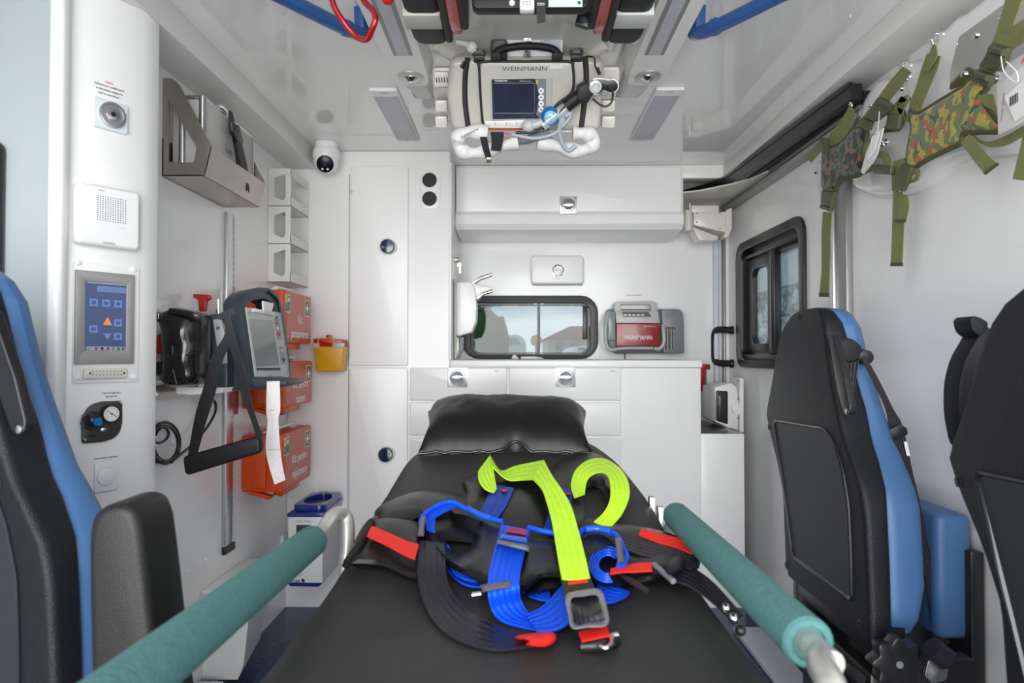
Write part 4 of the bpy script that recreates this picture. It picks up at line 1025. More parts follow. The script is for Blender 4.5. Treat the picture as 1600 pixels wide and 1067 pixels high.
prism('defib_strip', mat('strip_grey', (.24, .26, .28), .35), FM, FM.px([(428, 498), (436, 499), (440, 530), (433, 531)], .004), .004, .0046, mn_)
prism('control_strip', mat('strip_grey', (.24, .26, .28), .35), FM, FM.px([(435, 541), (442, 541), (446, 568), (439, 570)], .004), .004, .0046, mn_)
for x, y, r_, m in ((432, 505, .004, RED), (434, 513, .004, PRINTW), (435.5, 522, .006, RED), (432, 496, .004, GREENP), (440, 548, .0045, LGREY), (443, 562, .005, BLACK)):
    lathe('round_key', m, FM, *FM.one(x, y, .005), [(r_, .0046), (r_, .007)], mn_, seg=14)
prism('printer_lid', WHITE, FM, FM.px([(395, 482), (426, 489), (425, 493), (394, 487)], .006), .004, .012, mn_, bevel=.001)
prism('paper_stub', PAPER, FM, FM.px([(412, 470), (428, 474), (424, 491), (413, 489)], .012), .006, .012, mn_)
tube('bumper_line', BLACK, [FM.pt(*FM.one(x, y, .003), .003) for x, y in ((420, 455), (431, 465), (437, 480), (444, 520), (450, 560), (453, 588))], .003, mn_, seg=8)
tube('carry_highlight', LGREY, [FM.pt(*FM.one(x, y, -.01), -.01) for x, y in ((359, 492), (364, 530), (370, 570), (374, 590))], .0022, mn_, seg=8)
text('lettering', 'corpuls', FM, *FM.one(421, 588.5, .0045), .006, .0048, RED, mn_, sx=.9)
text('lettering', 'C1', FM, *FM.one(391, 492, .0045), .010, .0048, PRINTK, mn_)

ps = thing('shoulder_strap', 'black shoulder strap with padded sleeve hanging from the patient monitor', 'strap', (-.72, 1.85, .8))
fS = FY(1.70)
def sp2(L, R, off, **k): return strap_px('webbing', BLACK, fS, L, R, off, ps, **k)
sp2([(345, 494), (352, 520), (330, 560), (318, 605), (305, 650), (293, 714)], [(360, 492), (360, 530), (346, 570), (337, 612), (322, 660), (308, 712)], .0)
sp2([(350, 496), (356, 530), (368, 575), (375, 610), (390, 650), (402, 686)], [(360, 494), (368, 530), (382, 575), (388, 605), (398, 645), (411, 682)], .02)
prism('padded_sleeve', RUBBER, fS, fillet(fS.px([(290, 712), (400, 681), (410, 684), (411, 706), (298, 741), (293, 737)]), .01), -.012, .018, ps, bevel=.007, seg=3)
tube('sleeve_piping', BLACK, [fS.pt(*fS.one(x, y, .014), .014) for x, y in ((292, 716), (340, 703), (399, 686), (409, 690))], .002, ps, seg=6)
sp2([(342, 490), (352, 486), (366, 480)], [(344, 500), (354, 496), (368, 492)], .01)

pp = ribbon('paper_printout', PAPER, [FY(1.80).pt(*FY(1.80).one(x, y)) for x, y in ((417, 596), (416, 640), (418, 660), (415, 700), (421, 730), (429, 757))], [FY(1.80).pt(*FY(1.80).one(x, y)) for x, y in ((437, 595), (438, 640), (435, 655), (438, 700), (441, 725), (446, 750))], .0006)
tag(pp, 'long white paper printout hanging below the patient monitor', 'paper')
f79 = FY(1.7985)
for (x, y, w_) in ((421, 640, 8), (419, 702, 19), (424, 724, 3), (436, 665, 2), (437, 712, 2), (430, 745, 5), (438, 738, 5)):
    prism('print_mark', LGREY, f79, f79.rect(x, y, x + w_, y + 1.2), 0, .0002, pp)

cbl = thing('cable_coil', 'black coiled power cable hanging on the left wall below the pouch', 'cable', (XL + .02, 1.8, .75))
fcb = FL(XL + .012)
def loop(cx, cy, rx, ry, off, t0=0, t1=360, n=16):
    return [fcb.pt(*fcb.one(cx + rx * math.cos(math.radians(t)), cy + ry * math.sin(math.radians(t)), off), off) for t in np.linspace(t0, t1, n)]
tube('cable', BLACK, loop(258, 692, 23, 32, .004, -170, 150) , .0042, cbl, seg=8)
tube('cable', BLACK, loop(259, 693, 19, 27, .012, -150, 200), .0042, cbl, seg=8)
tube('cable', BLACK, [fcb.pt(*fcb.one(x, y, .02), .02) for x, y in ((236, 688), (250, 692), (262, 683), (262, 672), (250, 666), (238, 676))], .0036, cbl, seg=8)
tube('cable', BLACK, [fcb.pt(*fcb.one(x, y, .016), .016) for x, y in ((268, 722), (282, 710), (300, 695), (322, 670), (336, 645), (336, 628), (328, 624))], .004, cbl, seg=8)
tube('plug', BLACK, [fcb.pt(*fcb.one(x, y, .012), .012) for x, y in ((235, 697), (239, 712), (246, 720))], .008, cbl, seg=10)
for x, y in ((276, 690), (246, 720)): lathe('cable_tie', PRINTW, fcb, *fcb.one(x, y, .02), [(.006, .01), (.006, .013)], cbl, seg=8)
# ================================================================ CEILING EQUIPMENT
ZB = 1.80
def console(s, label):
    x0, x1 = (-.349, -.247) if s < 0 else (.309, .411)
    c = thing('ceiling_console', label, 'light console', ((x0 + x1) / 2, 1.0, ZB), 'light consoles')
    rings = []
    for y, zb, e in ((YN, ZB, 0), (1.86, ZB, 0), (1.92, ZB, .004), (1.95, ZB + .003, .014), (1.965, ZB + .012, .022), (2.20, CZ - .002, .03)):
        rings.append([V((x0 + e - .018, y, CZ - .0005)), V((x0 + e - .004, y, zb + .008)), V((x0 + e, y, zb)), V((x1 - e, y, zb)), V((x1 - e + .004, y, zb + .008)), V((x1 - e + .018, y, CZ - .0005))])
    rings[-1] = [V((p.x, 2.215, CZ - .0005 if i in (0, 5) else CZ - .004)) for i, p in enumerate(rings[-1])]
    loft('housing', BEAM, rings, c, ang=25)
    zf = FZ(ZB)
    u0, u1 = (-.318, -.268) if s < 0 else (.327, .377)
    prism('light_trough', mat('grey_light_trough', (.26, .26, .27), .4, .3), zf, rr(u0, .2, u1, 1.745), -.002, .0006, c)
    prism('light_strip', LENS, zf, rr(u0 + .010, .2, u1 - .010, 1.742), .0006, .0016, c)
    cx = (x0 + x1) / 2 + .003
    sp = prism('spot_ring', mat('satin_silver', (.5, .48, .46), .3, .7), zf, circ(cx, 1.885, .036, 32, .044), -.001, .002, c, bevel=.0006)
    lathe('spot_reflector', CHROME, zf, cx, 1.885, [(.018, .002), (.018, .004), (.014, .007), (.008, .012), (.003, .013)], sp)
    return c
LCON = console(-1, 'long ceiling console with light strip, left of the hanging ventilator')
console(1, 'long ceiling console with light strip, right of the hanging ventilator')
def clight(x0, x1, label):
    c = thing('ceiling_light', label, 'light', ((x0 + x1) / 2, 2.4, CZ), 'flat ceiling lights')
    zf = FZ(CZ)
    prism('light_body', WHITE, zf, rr(x0, 2.13, x1, 2.64), .0005, .012, c, bevel=.002)
    prism('diffuser', LENS, zf, rr(x0 + .004, 2.17, x1 - .004, 2.615), .012, .014, c, bevel=.0006)
    for y in (2.14, 2.625): prism('end_mark', LGREY, zf, rr((x0 + x1) / 2 - .012, y, (x0 + x1) / 2 + .012, y + .008), .012, .0124, c)
clight(-.465, -.378, 'flat rectangular ceiling light nearer the white dome camera')
clight(.437, .525, 'flat rectangular ceiling light nearer the side door track')

# central moulded ceiling panel
cpn = thing('ceiling_moulding', 'cream moulded mounting panel on the ceiling between the two light consoles', 'panel', (0, 1.5, 1.85))
MO = mat('moulding_white', (.80, .785, .75), .2, coat=.4, var=.01)
prism('panel', MO, FZ(CZ), rr(-.268, YN, .285, 2.42, .03), .0005, .018, cpn, bevel=.012, seg=4)
for s in (-1, 1):
    rr_ = [PZ(0, 0, 1.8)] 
    tube('raised_rib', MO, [V((.008 + s * .235, -.3, 1.85)), V((.008 + s * .235, 1.6, 1.85)), V((.008 + s * .22, 1.8, 1.85)), V((.008 + s * .10, 1.98, 1.85))], .014, cpn, seg=10)
for x in (-.235, .245):
    for y in (2.18, 2.33): box('mount_boss', CREAM, x - .02, y, CZ - .035, x + .02, y + .03, CZ - .017, cpn, bevel=.004)

ball('white_fitting', WHITE, PZ(737, 74, 1.82), .014, cpn, seg=16)
tube('white_fitting', CREAM, [PZ(712, 66, 1.835), PZ(732, 70, 1.83)], .008, cpn, smooth=False)
# ventilator bag -------------------------------------------------------------
OV = PY(820, 205, 1.88)
FV = F(OV, (1, 0, 0), (0, -.10, .168), (0, -.168, -.10))
mb = thing('ventilator_mount', 'cream ceiling wall mount with air slots behind the ventilator bag', 'bracket', (0, 2.0, 1.8))
prism('mount_bar', CREAM, FV, FV.rect(676, 104, 966, 136, off=-.09, r=.01), -.11, -.075, mb, bevel=.005)
prism('slot_block', CREAM, FV, FV.rect(678, 112, 702, 135, off=-.06, r=.004), -.08, -.055, mb, bevel=.002)
for i in range(5): prism('air_slot', DARKHOLE, FV, FV.rect(681 + i * 4.2, 121, 683 + i * 4.2, 129, off=-.055), -.055, -.0545, mb)
for x in (690, 950):
    for y in (165, 190): prism('mount_post', CREAM, FV, FV.rect(x - 10, y - 9, x + 10, y + 9, off=-.09, r=.005), -.11, -.08, mb, bevel=.004)
prism('docking_plate', WHITE, FV, FV.rect(768, 54, 879, 96, off=-.012, r=.006), -.035, -.012, mb, bevel=.003)
prism('docking_display', mat('pale_blue_display', (.52, .62, .68), .25), FV, FV.rect(844, 59, 876, 82, off=-.012), -.012, -.011, mb)
text('lettering', 'MEDUMAT', FV, *FV.one(856, 65, -.011), .003, -.0105, PRINTK, mb)
prism('docking_knob', BLACK, FV, FV.rect(767, 62, 793, 96, off=-.005, r=.008), -.012, .002, mb, bevel=.004)
prism('steel_latch', STEELM, FV, FV.rect(818, 54, 830, 90, off=-.005, r=.003), -.012, -.002, mb, bevel=.002)

vb = thing('ventilator_bag', 'beige portable ventilator bag with screen hanging under the ceiling moulding', 'ventilator', (0, 1.9, 1.7))
BEI = mat('beige_glossy_fabric', (.50, .485, .43), .22, coat=.35, var=.03, bump=.15, bs=12)
Pb = fillet(FV.px([(703, 92), (722, 88), (925, 88), (945, 95), (943, 150), (938, 206), (706, 206), (697, 150)]), .02)
prism('bag_body', BEI, FV, Pb, -.12, 0, vb, bevel=.022, seg=5)
fp_px = [(752, 97), (890, 97), (896, 103), (896, 135), (890, 148), (872, 160), (860, 175), (858, 200), (757, 201), (753, 180), (749, 110)]
P2 = fillet(FV.px(fp_px, .012), .006)
prism('front_flap', BEI, FV, P2, 0, .010, vb, bevel=.004, seg=3)
tube('black_piping', BLACK, [FV.pt(*FV.one(x, y, .01), .01) for x, y in [(757, 201), (753, 180), (749, 110), (753, 97), (820, 96), (888, 96), (895, 104), (896, 135), (888, 150), (872, 162), (862, 172)]], .0035, vb, seg=8, k=4)
tube('orange_piping', ORANGE, [FV.pt(*FV.one(x, y, .008), .008) for x, y in ((757, 201), (800, 202), (858, 201))], .0018, vb, seg=6)
for px_ in ([(731, 90), (727, 120), (727, 160), (732, 201)], [(914, 88), (916, 120), (913, 160), (908, 200)]):
    tube('side_zip', mat('zip_black', (.015, .015, .016), .6, bump=.6, bs=500), [FV.pt(*FV.one(x, y, .002), .002) for x, y in px_], .0075, vb, seg=8, ry=.5, k=6)
text('lettering', 'WEINMANN', FV, *FV.one(820, 111, .0125), .0115, .0106, PRINTK, vb, sx=1.3, spacing=1.05)
prism('name_sticker', PRINTW, FV, FV.rect(859, 100, 880, 107, off=.0105), .010, .0108, vb)
prism('unit_frame', mat('ventilator_frame', (.42, .42, .40), .3), FV, FV.rect(765, 121, 862, 188, off=.012, r=.004), .010, .0125, vb, bevel=.001)
prism('screen_bezel', mat('bezel_slate', (.02, .03, .05), .15, coat=.5), FV, FV.px([(768, 124), (840, 123), (843, 150), (841, 185), (770, 186)], .014), .0125, .0145, vb)
vsm = mat('dark_glossy_screen', (.012, .018, .045), .06, coat=1, var=.3, vs=20, bump=.25, bs=18)
prism('screen', vsm, FV, FV.rect(772, 130, 835, 177, off=.015), .0145, .0150, vb)
tube('screen_border', LGREY, [FV.pt(*FV.one(x, y, .015), .015) for x, y in ((772, 130), (835, 130), (835, 177), (772, 177))], .0006, vb, closed=True, smooth=False, seg=4)
prism('side_keys_panel', mat('key_panel_grey', (.16, .19, .22), .35), FV, FV.px([(836, 123), (853, 123), (853, 172), (843, 186), (838, 178), (843, 150)], .014), .0125, .0147, vb)
for y in (142, 152, 162, 171.5):
    k_ = lathe('membrane_key', PRINTW, FV, *FV.one(845.5, y, .015), [(.0075, .0147), (.0075, .0155)], vb, seg=16); prism('key_symbol', GREY, FV, rr(*[FV.one(845.5, y, .015)[0] - .003, FV.one(845.5, y, .015)[1] - .002, FV.one(845.5, y, .015)[0] + .003, FV.one(845.5, y, .015)[1] + .002]), .0155, .0158, k_)
prism('indicator', YELP, FV, FV.rect(837.5, 125, 840.5, 131, off=.015), .0147, .0152, vb)
text('lettering', 'WEINMANN', FV, *FV.one(783, 127.5, .015), .004, .0149, PRINTW, vb, sx=1.1, bold=.02); text('lettering', 'MEDUMAT Standard', FV, *FV.one(821, 127.5, .015), .0026, .0149, PRINTW, vb)
prism('lower_pocket', mat('pocket_white', (.66, .64, .61), .25, coat=.4), FV, FV.px([(757, 189), (850, 187), (856, 194), (856, 200), (758, 200)], .012), .0105, .014, vb, bevel=.001)
for x in (773, 791, 807): prism('pocket_mark', GREY, FV, FV.rect(x, 190, x + .8, 196, off=.014), .014, .0143, vb)
# handle and its straps
hh = [(774, 96, .012), (774, 86, .012), (784, 77, .012), (820, 72, .012), (858, 75, .012), (872, 84, .012), (872, 96, .012)]
tube('carry_handle', RUBBER, [FV.pt(*FV.one(x, y, o), o) for x, y, o in hh], .0095, vb, seg=12)
for x in (775, 871): prism('handle_foot', RUBBER, FV, FV.rect(x - 8, 82, x + 8, 97, off=.02, r=.004), -.002, .022, vb, bevel=.003)
for x, y in ((748, 86), (900, 85)):
    prism('webbing_loop', BLACK, FV, FV.rect(x - 8, y - 2, x + 9, y + 12, off=.0), -.004, .004, vb, bevel=.002)
    P_ = FV.rect(x - 10, y - 10, x + 11, y + 1, off=.004, r=.004); H_ = FV.rect(x - 5, y - 7, x + 6, y - 2, off=.004, r=.002)
    prism('webbing_buckle', BLACK, FV, P_, 0, .008, vb, holes=[H_], bevel=.001)
tube('zip_puller', BLACK, [FV.pt(*FV.one(x, y, .012), .012) for x, y in ((916, 88), (928, 90), (930, 103), (935, 113))], .002, vb, seg=6)
tube('zip_toggle', BLACK, [FV.pt(*FV.one(x, y, .012), .012) for x, y in ((933, 106), (937, 116))], .0045, vb, seg=8)
tube('zip_toggle', BLACK, [FV.pt(*FV.one(x, y, .008), .008) for x, y in ((726, 97), (721, 106))], .005, vb, seg=8)
# hose sock, strap, hoses, mask parts
SOCK = mat('white_crinkled_sleeve', (.66, .65, .65), .55, bump=1, bs=45, var=.06)
vh = thing('ventilator_hose', 'white sleeved breathing hose bundle looped below the ventilator bag', 'hose', (0, 1.85, 1.62))
def fvp(L, o): return [FV.pt(*FV.one(x, y, o), o) for x, y in L]
sock_r = lambda t: .019 + .004 * math.sin(t * 26)
tube('hose_sleeve', SOCK, fvp([(762, 208), (735, 206), (718, 213), (716, 228), (728, 238), (750, 238), (775, 230), (810, 222)], .03), sock_r, vh, seg=14)
tube('hose_sleeve', SOCK, fvp([(840, 222), (870, 228), (900, 236), (922, 230), (929, 216), (915, 209), (895, 208)], .02), sock_r, vh, seg=14)
tube('corrugated_hose', GREY, fvp([(808, 219), (822, 219), (838, 214), (860, 208)], .035), lambda t: .012 + .0015 * math.sin(t * 90), vh, seg=12, k=14)
tube('grey_hose', mat('pale_hose_grey', (.34, .38, .42), .35), fvp([(800, 210), (835, 216), (868, 208), (880, 190), (880, 178)], .045), .0055, vh, seg=10)
tube('grey_hose', mat('pale_hose_grey', (.34, .38, .42), .35), fvp([(880, 180), (874, 200), (878, 222), (888, 235), (900, 228)], .045), .006, vh, seg=10)
tube('grey_hose', mat('pale_hose_grey', (.34, .38, .42), .35), fvp([(884, 182), (892, 176), (889, 186), (878, 198)], .05), .005, vh, seg=10)
tube('black_tube', BLACK, fvp([(806, 207), (835, 206), (860, 190), (878, 172), (895, 155)], .052), .0035, vh, seg=8)
ribbon('securing_strap', BLACK, fvp([(766, 206), (768, 220), (767, 235)], .055), fvp([(787, 206), (786, 220), (783, 236)], .055), .003, vh)
ribbon('securing_strap', BLACK, fvp([(750, 214), (754, 232), (759, 247)], .057), fvp([(761, 214), (764, 230), (768, 246)], .057), .003, vh)
prism('strap_clip', mat('brassy_metal', (.6, .5, .35), .25, 1), FV, FV.rect(760, 246, 768, 254, off=.058), .054, .06, vh, bevel=.001)
prism('sleeve_label', PRINTR, FV, FV.rect(786, 208, 796, 216, off=.052), .052, .0522, vh, holes=[FV.rect(787.2, 209.2, 794.8, 214.8, off=.052)])
text('sleeve_print', 'WEINMANN', FV, *FV.one(728, 214, .052), .009, .0505, GREY, vh, slope=.5)
ball('connector_bulb', LGREY, FV.pt(*FV.one(826, 197, .04), .04), .018, vh)
tube('connector_elbow', LGREY, fvp([(826, 197), (840, 194), (848, 190)], .042), .011, vh, seg=12)
a, b = FV.one(860, 183, .055)
lathe('blue_valve', CYAN, FV, a, b, [(.0235, .030), (.0245, .05), (.020, .056), (.018, .054), (.016, .048)], vh, seg=32)
lathe('valve_membrane', mat('clear_blue', (.25, .55, .75), .1), FV, a, b, [(.016, .049), (.010, .053), (.003, .055)], vh, seg=24)
tube('clear_connector', mat('clear_grey_tube', (.40, .43, .45), .12, coat=.5), fvp([(848, 196), (866, 182), (885, 170), (905, 150)], .04), .016, vh, seg=14)
tube('dark_connector', RUBBER, fvp([(884, 166), (900, 153), (912, 146)], .055), .018, vh, seg=12)
P_ = fillet(FV.px([(903, 137), (918, 128), (928, 145), (918, 162), (900, 156)], .07), .006); prism('velcro_wrap', RUBBER, FV, P_, .02, .075, vh, bevel=.005)
P_ = catmull([V((x, y, 0)) for x, y in ((926, 124), (940, 122), (952, 124), (960, 123), (967, 130), (966, 141), (955, 146), (943, 142), (932, 149), (922, 143))], 4, True)
prism('flow_sensor', WHITE, FV, FV.px([(p.x, p.y) for p in P_], .07), .055, .068, vh, bevel=.003)
P_ = [(p.x * .9 + 94.6, p.y * .84 + 21.6) for p in P_]
prism('sensor_face', BLACK, FV, FV.px(P_, .07), .068, .0705, vh, bevel=.001)
lathe('clear_port', mat('clear_port', (.5, .52, .53), .1, coat=.8), FV, *FV.one(930, 135, .07), [(.017, .068), (.016, .078), (.010, .08), (.009, .074)], vh, seg=24)
tube('sensor_cable', BLACK, fvp([(950, 134), (957, 142), (956, 158), (948, 166), (938, 164), (926, 154)], .075), .0027, vh, seg=8)

# cargo bags on the ceiling
def cargo(s, label):
    c = thing('ceiling_bag', label, 'bag', (.02 + s * .17, 1.1, 1.72))
    mx = (lambda x: x) if s < 0 else (lambda x: .045 - x)
    Ya, Yb = .55, 1.50
    def ext(nm, m, xs_, z0, z1, ya, yb, r=.01, tilt=0, wrinkle=0):
        x0, x1 = sorted((mx(xs_[0]), mx(xs_[1]))); rings = []
        YS = [ya, ya + .006] + list(np.linspace(ya + .07, yb - .07, 10)) + [yb - .008, yb]; n = len(YS) - 1
        for i, y in enumerate(YS):
            e = .004 if i in (0, n) else 0
            w_ = wrinkle * math.sin(i * 2.7) 
            rings.append([V((p[0], y, p[1])) for p in rr(x0 + e, z0 + e + w_ + tilt * (i == n), x1 - e, z1 - e, r, 3)])
        return loft(nm, m, rings, c)
    ext('main_pocket', mat('satin_black_bag', (.010, .010, .011), .5, spec=.3, bump=.6, bs=30), (-.232, -.150), 1.722, 1.82, Ya, Yb + .015, .02, wrinkle=.003)
    ext('zip_edge', mat('zip_black', (.015, .015, .016), .6), (-.156, -.140), 1.712, 1.83, Ya, Yb - .01, .007)
    ext('red_band', mat('red_vinyl', srgb(178, 12, 14), .25, coat=.3, bump=.5, bs=50), (-.142, -.117), 1.716, 1.825, Ya, Yb - .04, .004, wrinkle=.001)
    ext('zip_edge', mat('zip_black', (.015, .015, .016), .6), (-.119, -.102), 1.716, 1.82, Ya, Yb - .06, .007)
    x0, x1 = sorted((mx(-.234), mx(-.157)))
    box('reflective_band', LGREY if s > 0 else mat('warm_band', (.44, .42, .39), .5), x0, 1.375, 1.7185, x1, 1.435, 1.78, c, bevel=.002)
    ext('mesh_pocket', mat('grey_mesh', (.13, .13, .13), .6), (-.240, -.228), 1.75, 1.85, Ya, Yb - .15, .003)
    box('ceiling_bracket', CREAM, mx(-.17) - .02, 1.2, 1.81, mx(-.17) + .02, 1.3, CZ - .018, c, bevel=.003)
cargo(-1, 'black bag with red stripe under the ceiling, left one')
cargo(1, 'black bag with red stripe and grey band under the ceiling, right one')
tb_ = thing('hanging_tablet', 'black case with a small lit display held under the ceiling at the top edge', 'device', (.03, 1.28, 1.74))
fT = FY(1.32)
prism('case', RUBBER, fT, fT.px([(736, -40), (924, -40), (918, 12), (912, 16), (745, 17), (738, 12)]), -.02, .01, tb_, bevel=.004)
prism('display', mat('pale_lit_display', (.4, .5, .5), .2, emit=(.5, .6, .6), es=.25), fT, fT.rect(857, -30, 910, 11, off=.01), .01, .011, tb_)
prism('display_icon', GREENP, fT, circ(*fT.one(905, 4, .012), .0035, 12), .011, .0113, tb_)
prism('connector', WHITE, fT, fT.rect(812, -12, 835, 19, off=.02, r=.004), .01, .03, tb_, bevel=.003)
disc_grid('connector_hole', DARKHOLE, fT, [fT.one(818 + 5 * i, 3 + 4 * j, .03) for i in range(3) for j in range(2)], .0014, .03, .0303, tb_, kind='stuff')
lathe('rivet', WHITE, fT, *fT.one(800, 4, .012), [(.006, .01), (.005, .013)], tb_, seg=12)
ribbon('velcro_strap', BLACK, [fT.pt(*fT.one(838, -5, .03), .03), fT.pt(*fT.one(839, 36, .03), .03)], [fT.pt(*fT.one(853, -5, .03), .03), fT.pt(*fT.one(852, 34, .03), .03)], .003, tb_)
for i, y in enumerate((5, 7.5)): prism('strap_stitch', PRINTW, fT, fT.rect(839, y, 851, y + .7, off=.032), .032, .0325, tb_)

cb2 = thing('strap_clip', 'black strap clip hanging beside the right hand ceiling bag', 'clip', (.12, 1.35, 1.7))
prism('clip_body', BLACK, FY(1.40), fillet(FY(1.40).px([(904, 18), (922, 22), (919, 45), (898, 38), (902, 24)]), .003), -.01, .006, cb2, bevel=.002)
prism('clip_window', SLATE, FY(1.393), FY(1.393).px([(908, 26), (918, 28), (916, 36), (906, 34)]), 0, .001, cb2)

# blue grab rails and red carabiner handle
for s, label, L in ((-1, 'blue grab rail left of the ceiling consoles, behind the red handle', [(-.372, 1.66, 1.815), (-.39, 1.60, 1.795), (-.47, 1.47, 1.788), (-.60, 1.25, 1.788), (-.66, .9, 1.79), (-.66, .2, 1.79)]),
                    (1, 'blue grab rail right of the ceiling consoles', [(.432, 1.66, 1.815), (.452, 1.60, 1.795), (.535, 1.46, 1.788), (.66, 1.25, 1.788), (.72, .9, 1.79), (.72, .2, 1.79)])):
    g = thing('grab_rail', label, 'rail', L[0], None)
    tube('rail_tube', BLUEP, L, .0165, g, seg=16)
    q = V(L[1]).lerp(V(L[0]), .25); d = (V(L[1]) - V(L[0])).normalized()
    tube('rail_collar', BLUEP, [V(L[1]) + (V(L[2]) - V(L[1])) * .08, V(L[1]) + (V(L[2]) - V(L[1])) * .16], .0195, g, smooth=False, seg=16)
    x0 = L[0][0] + (.006 if s < 0 else -.006)
    prism('rail_foot', BLUEP, F((L[0][0], L[0][1], 0), (.25 * -s, 1, 0), (0, 0, 1), (s, .25, 0)), fillet([(-.035, 1.80), (.03, 1.835), (.04, CZ - .002), (-.04, CZ - .002)], .004), -.012, .012, g, bevel=.003)
rh = thing('ceiling_hand_loop', 'red metal loop handle hanging from the blue ceiling rail', 'handle', (-.33, 1.35, 1.8))
fR = FY(1.36)
LP = [(541, -55), (528, -22), (521, -5), (524, 14), (538, 34), (556, 52), (573, 59), (584, 50), (590, 36), (584, 20), (568, -2), (556, -25)]
tube('loop', REDP, [fR.pt(*fR.one(x, y), .02 * math.sin(i)) for i, (x, y) in enumerate(LP)], .0062, rh, closed=True, seg=12, k=8)
ball('red_button', RED, PY(606, -2, 1.32), .012, LCON, seg=16)
cl_ = thing('wall_clip', 'white plastic clip on the inner side of the right ceiling console', 'clip', (.29, 1.5, 1.8))
fK = FY(1.55)
prism('clip_arm', WHITE, fK, fillet(fK.px([(996, 18), (1004, 20), (1006, 38), (998, 62), (990, 63), (996, 40)]), .003), -.02, .02, cl_, bevel=.002)

# ================================================================ RIGHT WALL: moulded rest, steel plates, harnesses
MW = mat('white_moulded_plastic', (.82, .82, .82), .1, coat=.5, var=.005)
fX = FR(XR)
def mapX(o): 
    fr = FR(o); return lambda a, b, h: fr.pt(a, b, h)
pr = thing('moulded_backrest', 'white glossy moulded backboard fixed high on the right wall', 'panel', (1.0, 1.6, 1.5))
fXm = FR(.99)
main = [(1345, 140), (1360, 122), (1382, 118), (1400, 95), (1425, 88), (1440, 66), (1462, 40), (1480, 22), (1500, 10), (1560, -40), (1640, -90), (1700, -60), (1700, 120), (1640, 175), (1600, 215), (1560, 240), (1500, 246), (1460, 258), (1430, 285), (1405, 300), (1370, 308), (1335, 304), (1318, 290), (1322, 250), (1328, 200), (1334, 165)]
mo = patch('moulded_body', MW, fXm.px([(p.x, p.y) for p in catmull([V((x, y, 0)) for x, y in main], 3, True)], .02), mapX(XR), .012, .035, .014, pr, wedge=.03)
for i, (L) in enumerate(([(1352, 150), (1352, 200), (1358, 260), (1380, 285), (1420, 270)], [(1440, 95), (1448, 150), (1470, 200), (1520, 225)], [(1395, 118), (1432, 100)])):
    pass
prism('steel_plate', STEELM, FR(XR - .047), fillet(FR(XR - .05).px([(1352, 168), (1378, 155), (1416, 128), (1421, 152), (1424, 190), (1404, 205), (1358, 210)]), .004), 0, .002, pr)
prism('steel_plate', STEELM, FR(XR - .047), fillet(FR(XR - .05).px([(1498, 57), (1580, -2), (1640, -40), (1640, 60), (1560, 105), (1520, 128), (1483, 141), (1484, 110)]), .006), 0, .002, pr)
for x, y in ((1524, 55), (1506, 116), (1564, 24), (1407, 138)): lathe('plate_screw', CHROME, FR(XR - .049), *FR(XR - .05).one(x, y), [(.007, 0), (.007, .004), (.003, .006)], pr, seg=12)
so = thing('wall_fitting', 'white plastic wall fitting with screw left of the first harness', 'fitting', (1.0, 2.2, 1.5))
prism('plate', WHITE, fX, fillet(fX.px([(1282, 258), (1276, 250), (1278, 300), (1290, 322), (1312, 318), (1312, 245), (1300, 240)], .02), .01), .0005, .02, so, bevel=.006)
lathe('screw', BLACK, fX, *fX.one(1271, 270, .01), [(.004, .0005), (.004, .006)], so, seg=10)

def hook(px, py, d=(0, 16), group=None, lab=''):
    h = thing('wall_hook', lab, 'hook', PX(px, py, XR - .04))
    fr = FR(XR - .045)
    lathe('rosette', CHROME, fr, *fr.one(px, py), [(.011, -.004), (.011, .004), (.005, .007)], h, seg=14)
    a = fr.pt(*fr.one(px, py), .006); b = fr.pt(*fr.one(px + d[0], py + d[1], .03), .03)
    tube('hook_arm', CHROME, [a, (a + b) / 2 + V((-.012, 0, .0)), b, b + V((-.004, 0, .012))], .0038, h, seg=8)
hook(1466, 52, (-8, 18), lab='chrome hook holding the brightly camouflaged harness strap')
hook(1414, 97, (0, 14), lab='chrome hook above the dark camouflaged harness, upper of two')
hook(1420, 120, (-3, 6), lab='chrome hook above the dark camouflaged harness, lower of two')
hook(1336, 152, (-5, 14), lab='chrome hook at the end of the door track')
hook(1558, 122, (-10, 12), lab='chrome hook beside the silver packaging bag')
hook(1385, 222, (-4, 6), lab='chrome hook below the dark camouflaged harness')

CAM1 = camo_mat('dark_camouflage', [(srgb(92, 104, 74), 0), (srgb(60, 84, 60), .52), (srgb(150, 92, 58), .60), (srgb(28, 28, 34), .51), (srgb(140, 142, 84), .69)], 46)
CAM2 = camo_mat('bright_camouflage', [(srgb(178, 168, 74), 0), (srgb(110, 124, 86), .50), (srgb(176, 98, 52), .565), (srgb(70, 92, 62), .62), (srgb(120, 132, 88), .66)], 40)
HXp = .915
def harness(name, label, outline, cm):
    h = thing(name, label, 'harness', PX(outline[0][0], outline[0][1], HXp))
    fr = FR(HXp)
    P = fr.px([(p.x, p.y) for p in catmull([V((x, y, 0)) for x, y in outline], 4, True)], .01)
    patch('camouflage_pad', cm, P, lambda a, b, hh_: fr.pt(a, b, hh_), .006, .012, .012, h, wedge=.02)
    tube('edge_binding', OTRIM, [fr.pt(a, b, .006) for a, b in P][::3], .0055, h, closed=True, seg=8, k=3, ry=1.3)
    return h, fr
def hstrap(h, fr, L, R, off=.012, nm='webbing', m=None, **k): return strap_px(nm, m or OWEB, fr, L, R, off, h, **k)
def hbuckle(h, fr, pts, off=.014):
    prism('buckle', OLIVEP, fr, fillet(fr.px(pts, off + .01), .003), off, off + .012, h, bevel=.003, seg=2)
